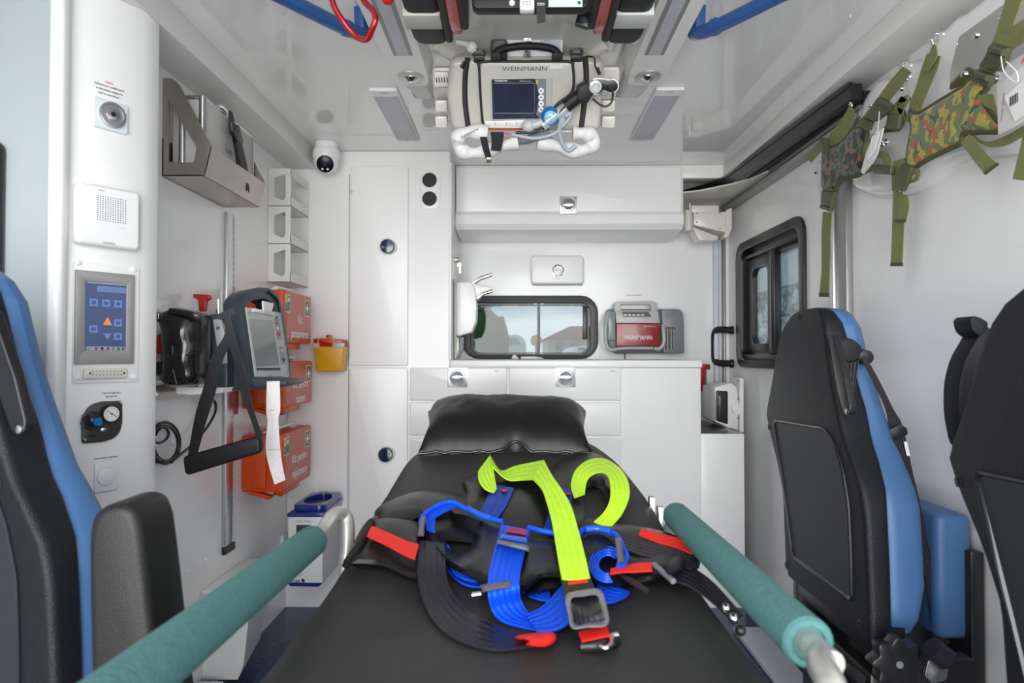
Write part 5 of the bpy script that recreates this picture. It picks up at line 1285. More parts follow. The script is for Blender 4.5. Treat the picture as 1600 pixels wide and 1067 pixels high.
h1, g1 = harness('infant_harness', 'dark camouflaged harness with olive straps, left of the two', [(1287, 224), (1297, 231), (1312, 225), (1326, 210), (1338, 199), (1352, 204), (1350, 222), (1346, 242), (1349, 262), (1340, 273), (1318, 278), (1307, 290), (1301, 300), (1286, 296), (1284, 272), (1285, 245)], CAM1)
hstrap(h1, g1, [(1329, 163), (1313, 190), (1300, 205), (1292, 222)], [(1337, 180), (1330, 200), (1318, 215), (1309, 228)], .004)
hstrap(h1, g1, [(1282, 218), (1270, 232), (1259, 246)], [(1290, 225), (1281, 238), (1268, 254)], .008)
hbuckle(h1, g1, [(1279, 215), (1288, 216), (1292, 238), (1282, 236)])
hstrap(h1, g1, [(1411, 104), (1395, 122), (1381, 140), (1368, 158), (1346, 186), (1338, 198)], [(1424, 113), (1411, 132), (1394, 152), (1385, 165), (1365, 192), (1356, 204)], .01)
hbuckle(h1, g1, [(1372, 152), (1391, 163), (1386, 175), (1380, 180), (1366, 190), (1352, 183), (1362, 170)])
hbuckle(h1, g1, [(1347, 184), (1361, 191), (1356, 204), (1340, 196)], .016)
tube('slide_bar', OLIVEP, [g1.pt(*g1.one(1374, 157, .03), .03), g1.pt(*g1.one(1388, 164, .03), .03)], .005, h1, smooth=False, seg=8)
hstrap(h1, g1, [(1408, 150), (1397, 165), (1390, 185), (1385, 202)], [(1421, 156), (1412, 172), (1404, 190), (1401, 204)], .006)
hbuckle(h1, g1, [(1388, 176), (1407, 179), (1403, 202), (1384, 199)], .008)
hstrap(h1, g1, [(1420, 150), (1425, 170), (1424, 190)], [(1427, 155), (1436, 172), (1432, 192)], .008)
hstrap(h1, g1, [(1370, 205), (1358, 218), (1350, 230), (1350, 245)], [(1374, 212), (1366, 222), (1358, 234), (1356, 248)], .02)
hstrap(h1, g1, [(1375, 235), (1388, 240), (1393, 256), (1375, 262), (1352, 272)], [(1372, 246), (1378, 248), (1380, 256), (1366, 256), (1350, 262)], .01)
hbuckle(h1, g1, [(1366, 258), (1393, 259), (1392, 273), (1366, 271)], .012)
hbuckle(h1, g1, [(1284, 298), (1303, 300), (1300, 312), (1297, 331), (1283, 326), (1283, 312)], .012)
tube('slide_bar', OLIVEP, [g1.pt(*g1.one(1283, 323, .028), .028), g1.pt(*g1.one(1297, 328, .028), .028)], .005, h1, smooth=False, seg=8)
hstrap(h1, g1, [(1286, 331), (1284, 370), (1284, 420), (1280, 463)], [(1300, 332), (1298, 370), (1297, 420), (1295, 463)], .01)
hstrap(h1, g1, [(1280, 458), (1280, 464)], [(1295.5, 458), (1295.5, 464)], .014, 'strap_hem', OTRIM)
tg = thing('packaging_sleeve', 'narrow silver packaging sleeve with white tag on the dark harness', 'packaging', PX(1360, 230, .89))
fg1 = FR(.885)
PKG = mat('silver_film', (.66, .64, .64), .25, coat=.4, bump=.5, bs=20)
prism('sleeve', PKG, fg1, fg1.px([(1370, 206), (1382, 200), (1372, 240), (1366, 252), (1350, 272), (1347, 268), (1356, 235)]), 0, .003, tg)
prism('tag_card', PRINTW, fg1, fg1.px([(1362, 213), (1374, 206), (1366, 235), (1355, 250)], .004), .003, .004, tg)
text('lettering', 'TRAVEL', fg1, *fg1.one(1354, 262, .004), .009, .0036, PRINTR, tg, slope=2.2, sx=.5)
tube('tag_string', PRINTW, [fg1.pt(*fg1.one(x, y, .01), .01) for x, y in ((1374, 174), (1373, 190), (1371, 208))], .0008, tg, seg=5)

h2, g2 = harness('infant_harness', 'bright rust and yellow camouflaged harness with olive straps, right of the two', [(1421, 174), (1434, 178), (1454, 166), (1487, 146), (1508, 133), (1520, 122), (1540, 134), (1532, 152), (1549, 180), (1565, 199), (1556, 205), (1506, 206), (1500, 222), (1480, 232), (1440, 252), (1424, 264), (1416, 247), (1420, 222), (1424, 197)], CAM2)
hstrap(h2, g2, [(1449, 84), (1440, 108), (1432, 135), (1424, 156), (1420, 172)], [(1470, 88), (1464, 110), (1452, 138), (1441, 165), (1434, 176)], .004)
hstrap(h2, g2, [(1459, 68), (1452, 84), (1442, 110)], [(1463, 72), (1464, 90), (1450, 112)], .012)
hstrap(h2, g2, [(1420, 148), (1413, 165), (1412, 182), (1424, 180)], [(1408, 152), (1402, 165), (1408, 182), (1420, 192)], .006)
hstrap(h2, g2, [(1574, -10), (1560, 40), (1550, 68), (1537, 95), (1524, 116)], [(1600, -8), (1582, 45), (1576, 76), (1560, 103), (1548, 134)], .01)
hstrap(h2, g2, [(1606, 26), (1582, 42), (1556, 62)], [(1610, 60), (1590, 72), (1574, 84)], .016)
hbuckle(h2, g2, [(1549, 68), (1576, 74), (1570, 92), (1560, 112), (1530, 104), (1540, 88)], .014)
tube('slide_bar', OLIVEP, [g2.pt(*g2.one(1548, 76, .034), .034), g2.pt(*g2.one(1569, 82, .034), .034)], .006, h2, smooth=False, seg=8)
hbuckle(h2, g2, [(1524, 108), (1550, 118), (1543, 136), (1517, 126)], .018)
tube('slide_bar', OLIVEP, [g2.pt(*g2.one(1524, 115, .036), .036), g2.pt(*g2.one(1544, 122, .036), .036)], .006, h2, smooth=False, seg=8)
hstrap(h2, g2, [(1528, 152), (1540, 146), (1552, 148)], [(1538, 165), (1552, 172), (1562, 188)], .03)
hstrap(h2, g2, [(1514, 210), (1530, 226), (1545, 243), (1559, 256)], [(1502, 224), (1514, 240), (1525, 255), (1539, 272)], .018)
hstrap(h2, g2, [(1558, 254), (1561, 257)], [(1536, 270), (1540, 273)], .022, 'strap_hem', OTRIM)
hstrap(h2, g2, [(1517, 208), (1540, 221), (1568, 214), (1600, 196)], [(1528, 222), (1550, 230), (1575, 226), (1604, 210)], .006)
hbuckle(h2, g2, [(1410, 255), (1424, 262), (1418, 282), (1409, 300), (1396, 292), (1400, 274)], .014)
hstrap(h2, g2, [(1396, 252), (1394, 275), (1394, 298)], [(1416, 246), (1410, 272), (1404, 300)], .008)
hstrap(h2, g2, [(1424, 262), (1438, 266), (1434, 282), (1418, 288)], [(1426, 272), (1430, 274), (1426, 280), (1416, 280)], .014)
hstrap(h2, g2, [(1396, 298), (1395, 330), (1394, 370), (1392, 415)], [(1410, 300), (1413, 335), (1412, 372), (1410, 415)], .008)
hstrap(h2, g2, [(1406, 303), (1418, 306), (1421, 322), (1416, 344)], [(1402, 312), (1408, 318), (1404, 330), (1399, 346)], .02)
hstrap(h2, g2, [(1392, 410), (1391.5, 416)], [(1410.5, 410), (1411, 416)], .012, 'strap_hem', OTRIM)
hstrap(h2, g2, [(1399, 343), (1398, 347)], [(1416, 342), (1415, 348)], .026, 'strap_hem', OTRIM)
hs3 = ribbon('olive_strap', OWEB, [g2.pt(*g2.one(x, y)) for x, y in ((1602, 200), (1594, 235), (1583, 280))], [g2.pt(*g2.one(x, y)) for x, y in ((1625, 205), (1618, 240), (1608, 283))], .003)
tag(hs3, 'olive strap end at the right edge of the picture below the packaging', 'strap')
pk = thing('packaging_bag', 'silver packaging bag with red lettering and a barcode tag', 'packaging', PX(1590, 160, .88))
fpk = FR(.875)
prism('bag', PKG, fpk, fpk.px([(1562, 130), (1578, 122), (1610, 96), (1640, 80), (1640, 170), (1600, 192), (1564, 212), (1563, 180)]), 0, .006, pk, bevel=.002)
text('lettering', 'TRA', fpk, *fpk.one(1596, 118, .008), .024, .0075, PRINTR, pk, align='LEFT', slope=1.0, sx=.8, bold=.03)
fvt = F(fpk.pt(*fpk.one(1566, 150, .008), 0), (0, .15, -1), (0, -1, -.1), (-1, 0, 0))
text('lettering', 'TRAVEL TRAVEL', fvt, .02, 0, .005, .0075, PRINTR, pk)
prism('tag_card', PRINTW, fpk, fpk.px([(1567, 152), (1588, 132), (1612, 118), (1624, 160), (1583, 190)], .014), .010, .011, pk)
for i in range(7): 
    a, b = fpk.one(1575 + i * 1.9, 153 - i * 1.2, .014); prism('barcode_bar', PRINTK, fpk, [(a, b - .016), (a + (.0012 if i % 2 else .0022), b - .016 + .001), (a + (.0012 if i % 2 else .0022), b + .001), (a, b)], .011, .0114, pk)
tube('tag_string', PRINTW, [fpk.pt(*fpk.one(x, y, .02), .02) for x, y in ((1564, 88), (1568, 110), (1580, 124), (1590, 128), (1588, 112), (1572, 96))], .0009, pk, seg=5)
# ================================================================ SEATS
fS72 = FR(.72)
ridge = [(1272, 480), (1281, 483), (1288, 505), (1296, 575), (1304, 620), (1311, 652), (1319, 690), (1331, 722), (1345, 765), (1351, 801), (1356, 883), (1359, 960), (1360, 1004)]
lefto = [(1252, 482), (1243, 485), (1228, 500), (1218, 520), (1210, 558), (1205, 592), (1195, 645), (1200, 672), (1212, 720), (1221, 769), (1225.5, 883), (1230, 900)]
def curve(L):
    P = sorted((b, -a) for a, b in fS72.px(L)); return [p[0] for p in P], [p[1] for p in P]
rz, ry_ = curve(ridge); lz, ly_ = curve(lefto)
D1 = ([.44, .7, .8, .9, 1.0, 1.1, 1.14], [.048, .052, .064, .07, .062, .05, .034])
D2 = ([.44, .55, .7, .8, .9, 1.0, 1.1, 1.14], [.11, .135, .13, .12, .112, .105, .10, .085])
zt, zbm = max(rz) + .0, min(rz)
def sring(z, x0, x1, ins, r, m=5):
    yn, yf = float(np.interp(z, rz, ry_)), float(np.interp(z, lz, ly_))
    return [V((x, y, z)) for x, y in rr(x0, yn + ins, x1, yf - ins, r, m)]
def seat(label):
    s = thing('folding_seat', label, 'seat', (.78, 1.65, .0), None)
    zs_ = np.linspace(zbm, zt - .012, 26)
    rings = [sring(z, .72, .72 + float(np.interp(z, *D1)), 0, .014) for z in zs_]
    rings += [sring(zt - .004, .724, .72 + float(np.interp(zt, *D1)), .006, .012), sring(zt, .732, .712 + float(np.interp(zt, *D1)), .016, .004)]
    loft('back_shell', SEATBLK, rings, s, ang=50)
    zc = np.linspace(zbm + .01, zt - .02, 22)
    rings = [sring(z, .72 + float(np.interp(z, *D1)) - .012, .72 + float(np.interp(z, *D2)) + .006 * math.sin(z * 9), .004 if i else .02, .03) for i, z in enumerate(zc)]
    rings += [sring(zt - .006, .74, .72 + float(np.interp(zt, *D2)) - .008, .010, .025), sring(zt + .001, .75, .72 + float(np.interp(zt, *D2)) - .03, .03, .01)]
    loft('back_cushion', SEATBLU, rings, s, ang=60)
    # recessed pocket outline on the back of the shell
    po = fillet(fS72.px([(1209, 654), (1290, 667), (1306, 690), (1318, 730), (1328, 790), (1331, 860), (1333, 944), (1240, 872), (1226, 770)]), .02, 5)
    pi_ = fillet(fS72.px([(1213, 660), (1288, 673), (1303, 693), (1313, 732), (1323, 792), (1326, 860), (1328, 934), (1244, 866), (1231, 770)]), .02, 5)
    n_ = len(po)
    ringA = [fS72.pt(a, b, -.002) for a, b in po]; cA = sum((V(p) for p in po), V((0, 0))) / n_
    rings = []
    for sc, off in ((1.0, -.002), (.992, .004), (.965, .005), (.945, -.001), (.94, .0008)):
        rings.append([fS72.pt(cA.x + (a - cA.x) * sc, cA.y + (b - cA.y) * sc, off) for a, b in po])
    loft('back_pocket_rim', mat('satin_black_rim', (.012, .013, .018), .25, coat=.2), rings[:4], s, cap=False, ang=60)
    prism('back_pocket', mat('pocket_black', (.020, .021, .024), .5, bump=.25, bs=420), fS72, [(cA.x + (a - cA.x) * .95, cA.y + (b - cA.y) * .95) for a, b in po], -.001, .0012, s)
    for x, y, o in ((1248, 496, 0), (1202, 667, 0), (1310, 695, 0), (1229, 883, 0), (1344, 975, 0)):
        if y < 990: lathe('shell_screw', BLACK, fS72, *fS72.one(x, y), [(.0095, -.002), (.0095, .001), (.006, .0015), (.004, -.0005)], s, seg=14)
    # belt guide on the near side
    yn = float(np.interp(.95, rz, ry_)); 
    fB = FY(yn - .0)
    fB2 = F((0, yn + .03, 0), (1, 0, 0), (0, .0, 1), (0, -1, 0))
    sl = [(1296, 524), (1310, 522), (1322, 600), (1333, 638), (1332, 648), (1322, 648), (1314, 630), (1304, 575)]
    fG = FR(.715)
    prism('belt_slot', BLACK, fG, fillet([(a, b) for a, b in fG.px([(1295, 525), (1302, 524), (1320, 590), (1329, 636), (1328, 648), (1319, 646), (1309, 610)])], .006), -.015, .002, s, bevel=.003, seg=3)
    lathe('slot_bolt', CHROME, fG, *fG.one(1325, 643), [(.006, .002), (.006, .004), (.003, .005)], s, seg=12)
    gp = [PY(x, y, yn) for x, y in ((1300, 524), (1330, 528), (1346, 545), (1344, 562), (1326, 568), (1306, 566))]
    prism('belt_guide', RUBBER, FY(yn), fillet(FY(yn).px([(1303, 527), (1330, 529), (1345, 542), (1345, 558), (1334, 566), (1310, 568), (1305, 556)]), .010), -.045, .012, s, bevel=.006, seg=3)
    lathe('belt_pivot', BLACK, FY(yn), *FY(yn).one(1350, 558), [(.016, -.01), (.018, 0), (.016, .012), (.008, .014)], s, seg=20)
    yb = yn - .006; fq_ = FY(yb)
    q = lambda L, o=0: [fq_.pt(*fq_.one(x, y, o), o) for x, y in L]
    ribbon('seat_belt', KWEB, q([(1312, 564), (1318, 600), (1324, 632)]), q([(1342, 562), (1336, 600), (1330, 636)]), .003, s)
    ribbon('seat_belt', KWEB, q([(1346, 560), (1366, 600), (1384, 640), (1390, 672), (1406, 730), (1425, 800), (1440, 880), (1452, 950), (1458, 1010)], .012), q([(1352, 556), (1372, 592), (1396, 640), (1410, 666), (1424, 730), (1440, 800), (1456, 880), (1470, 950), (1484, 1005)], .012), .003, s)
    prism('belt_stopper', BLACK, fq_, fillet(fq_.px([(1382, 674), (1405, 662), (1416, 668), (1418, 678), (1404, 687), (1390, 684)], .02), .004), .012, .024, s, bevel=.004)
    ribbon('belt_label', PRINTW, q([(1412, 690), (1417, 712)], .018), q([(1417, 690), (1422, 712)], .018), .001, s)
    # folded seat pan
    pan = prism('seat_pan', SEATBLU, FT, rr(.925, 1.52, 1.005, 1.92, .02), .40, .675, s, bevel=.018, seg=4)
    box('pan_frame', BLACK, .985, 1.50, .30, 1.015, 1.90, .60, s, bevel=.004)
    # base
    box('base_frame', BLACK, .735, 1.36, .36, .90, 1.40, .43, s, bevel=.004)
    box('base_rail', mat('dark_gunmetal', (.05, .05, .052), .35, .7), .66, 1.40, .29, .72, 1.86, .34, s, bevel=.004)
    box('base_frame', BLACK, .735, 1.80, .33, .90, 1.84, .46, s, bevel=.004)
    box('base_pedestal', BLACK, .74, 1.45, .02, .92, 1.80, .36, s, bevel=.01)
    box('base_skid', mat('dark_gunmetal', (.05, .05, .052), .35, .7), .70, 1.38, 0.001, .96, 1.86, .022, s, bevel=.003)
    box('hinge_block', BLACK, .735, 1.42, .40, .80, 1.82, .47, s, bevel=.006)
    # star knob
    yk = 1.345; fk_ = FY(yk); a, b = fk_.one(1400, 1034)
    star = [(a + (.046 + .006 * math.cos(8 * t)) * math.cos(t), b + (.046 + .006 * math.cos(8 * t)) * math.sin(t)) for t in [i * 2 * math.pi / 64 for i in range(64)]]
    prism('star_knob', BLACK, fk_, star, -.02, .012, s, bevel=.004)
    lathe('knob_screw', GREY, fk_, a, b, [(.007, .012), (.007, .014)], s, seg=10)
    prism('belt_anchor', ALU, fk_, fillet(fk_.px([(1450, 1030), (1482, 1040), (1478, 1062), (1456, 1068), (1444, 1056)]), .006), -.006, .002, s, bevel=.001)
    tube('belt_wrap', KWEB, [PY(1455, 1012, yk), PY(1478, 1030, yk)], .022, s, smooth=False, seg=14)
    lathe('adjuster_knob', BLACK, fk_, *fk_.one(1336, 1052), [(.012, -.02), (.012, .02), (.009, .024)], s, seg=14)
    return s
seat1 = seat('blue and black folded seat between the sliding window and the nearer right seat')
CH = list(bpy.data.objects)
seat2 = copy_tree(seat1, (.0, -.836, 0), label='nearest folded seat at the right edge, mostly its black back shell')
seat3 = copy_tree(seat1, (0, 0, 0), label='folded seat at the left edge, black shell towards the camera and blue cushion beyond')
TH = math.radians(74); SC = .85
R3 = Matrix.Rotation(TH, 4, 'Z') @ Matrix.Diagonal((1, SC, 1, 1))
q3 = R3 @ (V((.72, 1.405, 0)) - seat1.location)
for o in [c for c in COL.objects if c.parent == seat3 and c.name.split('.')[0] in ('seat_belt', 'belt_stopper', 'belt_label', 'belt_guide', 'belt_pivot', 'belt_wrap')]: bpy.data.objects.remove(o)
seat3.rotation_euler = (0, 0, TH); seat3.scale = (1, SC, 1)
seat3.location = V((-.622, .93, 0.02)) - V((q3.x, q3.y, 0))
M3 = Matrix.Translation(seat3.location) @ R3
ar = seat2
fA = FY(1.22)
prism('armrest_tip', SEATBLK, fA, fillet(fA.px([(1504, 500), (1510, 494), (1520, 496), (1534, 504), (1532, 516), (1520, 528), (1508, 518)]), .006), -.03, .02, ar, bevel=.004)
prism('armrest_body', SEATBLK, fA, fillet(fA.px([(1532, 505), (1560, 520), (1570, 720), (1503, 705), (1492, 650), (1492, 600), (1502, 560), (1520, 530)]), .02), -.04, .01, ar, bevel=.01)
am = seat3
fA = FY(.78)
P = fillet(fA.px([(140, 1180), (134, 900), (134, 840), (140, 808), (160, 791), (187, 787), (207, 795), (218, 822), (228, 900), (246, 1067), (262, 1180)]), .02, 5)
prism('armrest_pad', mat('armrest_black', (.011, .0105, .0105), .42, spec=.35, bump=.3, bs=500), fA, P, -.085, 0, None, bevel=.014, seg=4)
box('armrest_arm', BLACK, -.52, .80, .30, -.46, .86, .60, None, bevel=.006)
for o in list(COL.objects):
    if o.name in ('armrest_pad', 'armrest_arm') and o.parent is None: o.parent = seat3; o.matrix_parent_inverse = M3.inverted()
# spring on the side wall
spg = tube('coil_spring', CHROME, [V((1.0, 1.30, .42 + .0)) + V((.014 * math.cos(t), -.02 * t / 6, .014 * math.sin(t))) for t in [i * .5 for i in range(60)]], .0022, None, seg=6, k=2)
tag(spg, 'chrome coil spring at the wall beside the nearest seat base', 'spring')

# ================================================================ STRETCHER
ZY = ([-1, 1.02, 1.18, 1.36, 1.60, 1.84, 2.05, 2.30], [.677, .677, .692, .722, .738, .752, .772, .79])
_ys = np.linspace(-.2, 2.35, 120); _zs = np.interp(_ys, *ZY); _zs = np.convolve(np.pad(_zs, 4, 'edge'), np.ones(9) / 9, 'valid')
def zm(y): return float(np.interp(y, _ys, _zs))
def Mt(px, py, h=0):
    d = ray(px, py); lo, hi = .3, 3.2
    g = lambda Y: CAMZ + d.z * Y / d.y - zm(Y) - h
    for _ in range(40):
        m = (lo + hi) / 2
        if g(m) > 0: lo = m
        else: hi = m
    return C0 + d * (lo / d.y)
stt = thing('stretcher', 'stretcher with matt black mattress and teal padded side rails', 'stretcher', (0, 1.2, 0))
ys = list(np.linspace(.22, 2.2, 46)); rings = []
for i, y in enumerate(ys):
    hw = .29 if y < 1.75 else .29 - .10 * ((y - 1.75) / .45) ** 2
    if i == 0: hw -= .02
    if i == len(ys) - 1: hw -= .02
    z = zm(y); cx = -.004 - (.012 if y > 1.5 else 0) * min(1, (y - 1.5) / .4)
    sec = [(-hw + .02, -.085), (-hw, -.065), (-hw, -.03), (-hw + .010, -.010), (-hw + .035, -.001)] + [(t * (hw - .035), .0 + .006 * (1 - t * t)) for t in np.linspace(-.85, .85, 11)] + [(hw - .035, -.001), (hw - .010, -.010), (hw, -.03), (hw, -.065), (hw - .02, -.085)]
    rings.append([V((cx + a, y, z + b)) for a, b in sec])
mt_ = loft('mattress', MATT, rings, stt, ang=60)
box('deck_frame', ALU, -.26, .3, .52, .25, 2.1, .585, stt, bevel=.01)
for x in (-.25, .24): tube('frame_tube', ALU, [V((x, .25, .55)), V((x, 2.15, .55))], .016, stt, smooth=False)
for x in (-.2, .19):
    tube('leg', ALU, [V((x, .6, .53)), V((x, 1.3, .09))], .015, stt, smooth=False); tube('leg', ALU, [V((x, 1.7, .53)), V((x, 1.0, .09))], .015, stt, smooth=False)
    for y in (1.32, .98):
        lathe('wheel', RUBBER, F((x, y, .0), (0, 1, 0), (0, 0, 1), (1, 0, 0)), 0, .0755, [(.06, -.016), (.075, -.012), (.075, .012), (.06, .016)], stt)
# side rails
pa, pb_ = PY(487, 846, 1.08), PY(242, 1041, .56)
dl = (pb_ - pa).normalized(); pe = pb_ + dl * .28
tube('rail_pad', FOAM, [pa, pa.lerp(pe, .5), pe], .0245, stt, seg=24, smooth=False)
lathe('rail_pad_cap', FOAM, F(pa, (1, 0, 0), dl.cross(V((1, 0, 0))) * -1, -dl), 0, 0, [(.0245, -.002), (.023, .003), (.018, .005)], stt, seg=24)
tube('side_rail', PIPE, [pa + dl * .02, pa - dl * .055, PY(520, 806, 1.175), PY(534, 803, 1.20), PY(542, 815, 1.205), PY(543, 850, 1.205), PY(540, 880, 1.205), PY(538, 930, 1.205)], .0125, stt, seg=14, k=8)
ra, rb = PY(1057, 806, 1.27), PY(1262, 1003, .665)
dr = (rb - ra).normalized()
tube('rail_pad', FOAM, [ra, ra.lerp(rb, .5), rb], .0245, stt, seg=24, smooth=False)
lathe('rail_pad_cap', FOAM, F(ra, (1, 0, 0), dr.cross(V((1, 0, 0))) * -1, -dr), 0, 0, [(.0245, -.002), (.023, .008), (.016, .014), (.006, .016)], stt, seg=24)
lathe('rail_pad_end', FOAM, F(rb, (1, 0, 0), dr.cross(V((1, 0, 0))), dr), 0, 0, [(.0245, 0), (.022, .004), (.0165, .004), (.0155, -.01)], stt, seg=24)
tube('side_rail', PIPE, [ra + dr * .02, rb, rb + dr * .03, PY(1283, 1040, .60), PY(1300, 1075, .565), PY(1306, 1130, .55)], .0125, stt, seg=14, k=8)
tube('side_rail', PIPE, [ra + dr * .03, ra + V((-.01, .0, -.02)), ra + V((-.012, .01, -.12)), ra + V((-.012, .01, -.22))], .0125, stt, seg=12)
for x, y in ((1018, 785), (1031, 800)): prism('frame_bracket', ALU, FY(1.42), FY(1.42).rect(x - 4, y - 9, x + 5, y + 26), -.01, .01, stt, bevel=.001)

pw = thing('pillow', 'soft black vinyl pillow at the head of the stretcher', 'pillow', (-.03, 2.0, .8))
# pillow: wide low cushion lying on the raised head end
nx, ny = 40, 16; top, bot = [], []
for j in range(ny + 1):
    v = j / ny
    for i in range(nx + 1):
        u = i / nx * 2 - 1
        fl_ = .250 - .016 * (1 - v) - .014 * math.sin(v * 3.1)      # half width
        x = -.032 + u * fl_; y = 1.865 + .30 * v - .022 * (1 - v) * (abs(u) ** 3) + .018 * (1 - v) * math.exp(-((u - .12) / .12) ** 2)
        e = max(0, 1 - abs(u) ** 7) ** .5 * max(0, 1 - abs(2 * v - 1) ** 2.6) ** .55
        base = zm(y) + .004 + .055 * v
        wr = .008 * mn.noise(V((u * 3, v * 3, 1))) + .0045 * mn.noise(V((u * 8, v * 7, 3))) - .016 * abs(math.sin(v * 9 + u)) * max(0, abs(u) - .82) * 5
        pin = .026 * math.exp(-((u - .12) / .11) ** 2) * (1 - v) ** 4 + .003 * math.sin(u * 38) * (1 - v) ** 12
        top.append(V((x, y, base + .012 + e * (.082 + wr) + pin))); bot.append(V((x, y, base - e * .0 - .002)))
n = (nx + 1) * (ny + 1); fs = []
for j in range(ny):
    for i in range(nx):
        a = j * (nx + 1) + i; fs.append((a, a + 1, a + nx + 2, a + nx + 1)); fs.append((a + n, a + nx + 1 + n, a + nx + 2 + n, a + 1 + n))
for i in range(nx): fs.append((i, i + n, i + 1 + n, i + 1)); a = ny * (nx + 1) + i; fs.append((a, a + 1, a + 1 + n, a + n))
for j in range(ny): a = j * (nx + 1); fs.append((a, a + nx + 1, a + nx + 1 + n, a + n)); a += nx; fs.append((a, a + n, a + nx + 1 + n, a + nx + 1))
po_ = mk('pillow_cover', top + bot, fs, VINYL, pw, ang=75)
tube('pillow_piping', mat('gloss_piping', (.02, .02, .02), .12, coat=.6), [top[i] + V((0, -.002, -.006)) for i in range(0, nx + 1, 2)], .0045, pw, seg=8, k=3)

# ================================================================ PATIENT HARNESS ON THE MATTRESS
ph = thing('patient_harness', 'black patient harness with blue and lime straps lying on the stretcher', 'harness', (.0, 1.2, .7))
VNS = mat('harness_vinyl', (.0055, .0055, .006), .34, spec=.3, bump=.3, bs=22, var=.1)
def mapM(px, py, h): return Mt(px, py, h + .004)
def pad(nm, m, L, h, infl, step=7, holes=None, wedge=None, sm=True, wob=0):
    L2 = [(p.x, p.y) for p in catmull([V((x, y, 0)) for x, y in L], 3, True)] if sm else L
    H2 = [[(p.x, p.y) for p in catmull([V((x, y, 0)) for x, y in q], 3, True)] for q in (holes or [])]
    return patch(nm, m, L2, mapM, h, infl, step, ph, holes=H2, wedge=wedge or (18 if step > 6 else step * 1.6), wob=wob, wl=170)
pad('back_pad', VNS, [(585, 800), (610, 782), (650, 768), (695, 766), (728, 772), (722, 752), (745, 741), (800, 742), (850, 738), (878, 716), (905, 706), (940, 712), (954, 740), (957, 790), (946, 822), (915, 822), (895, 850), (860, 868), (790, 860), (720, 850), (660, 845), (600, 830)], .006, .012, holes=[[(912, 768), (935, 762), (947, 782), (938, 806), (916, 806)]], wob=.002)
pad('side_pad', VNS, [(538, 882), (552, 850), (575, 812), (615, 800), (655, 812), (668, 850), (662, 900), (640, 906), (600, 888), (560, 884)], .008, .020, wob=.002)
pad('side_pad', VNS, [(905, 822), (960, 818), (1010, 824), (1060, 838), (1088, 862), (1092, 888), (1060, 900), (1010, 912), (950, 918), (905, 900), (895, 860)], .008, .018, wob=.003)
pad('front_pad', VNS, [(655, 806), (672, 795), (720, 792), (760, 806), (820, 832), (880, 846), (905, 872), (888, 905), (850, 905), (820, 925), (775, 922), (728, 902), (692, 880), (664, 846)], .016, .020, holes=[[(682, 812), (704, 812), (726, 824), (740, 836), (732, 858), (716, 864), (696, 846), (680, 830)]], wob=.003)
pad('arm_hole_liner', DARKHOLE, [(676, 806), (706, 806), (732, 820), (746, 836), (738, 864), (716, 870), (690, 850), (674, 832)], .004, .002)
pad('lower_pad', VNS, [(820, 930), (838, 905), (870, 884), (884, 890), (880, 920), (850, 925)], .010, .012)
pad('velcro_patch', RUBBER, [(592, 806), (640, 790), (660, 795), (655, 808), (610, 822), (590, 818)], .022, .004)
def rib(nm, m, L, R, h, th=.0022, bow=0, **k):
    hs_ = h if isinstance(h, (list, tuple)) else [h] * len(L)
    return ribbon(nm, m, [Mt(x, y, q) for (x, y), q in zip(L, hs_)], [Mt(x, y, q) for (x, y), q in zip(R, hs_)], th, ph, bow=bow, **k)
# blue tabs and cord
TAB = web('teal_blue_webbing', srgb(20, 70, 190), ribs=3, strength=.3)
rib('blue_tab', TAB, [(770, 757), (758, 785), (745, 808)], [(803, 763), (793, 788), (775, 813)], .024)
rib('blue_tab', TAB, [(868, 762), (860, 795), (849, 830)], [(896, 765), (890, 800), (878, 836)], .024)
for L in ([(783, 766), (787, 763.5), (793, 766), (788, 768.5)],): pad('red_stitching', PRINTR, L, .0255, .001, 3)
pad('red_stitching', PRINTR, [(872, 768), (892, 770), (891, 773), (871, 771)], .0258, .001, 3, sm=False)
tube('blue_cord', BWEB, [Mt(x, y, q) for x, y, q in ((660, 832, .04), (658, 812, .05), (672, 797, .05), (697, 785, .05), (712, 786, .05), (730, 796, .045), (760, 808, .045), (786, 815, .045))], .0042, ph, seg=8)
tube('blue_cord', BWEB, [Mt(x, y, q) for x, y, q in ((826, 824, .045), (845, 829, .045), (868, 833, .042), (900, 836, .04), (912, 828, .04), (935, 826, .04), (958, 833, .042), (970, 846, .045), (975, 862, .04))], .0045, ph, seg=8)
tube('cord_sleeve', mat('gloss_blue', srgb(30, 100, 235), .25, coat=.3), [Mt(x, y, .046) for x, y in ((732, 795), (750, 805), (768, 810))], .0058, ph, seg=10)
tube('cord_sleeve', mat('gloss_blue', srgb(30, 100, 235), .25, coat=.3), [Mt(x, y, .046) for x, y in ((915, 827), (935, 826), (955, 831))], .0058, ph, seg=10)
rib('blue_loop', BWEB, [(657, 812), (668, 800), (690, 790), (706, 786)], [(668, 822), (676, 812), (695, 800), (712, 792)], .046)
rib('blue_loop', BWEB, [(668, 800), (664, 815), (666, 828)], [(684, 797), (680, 815), (680, 832)], .044)
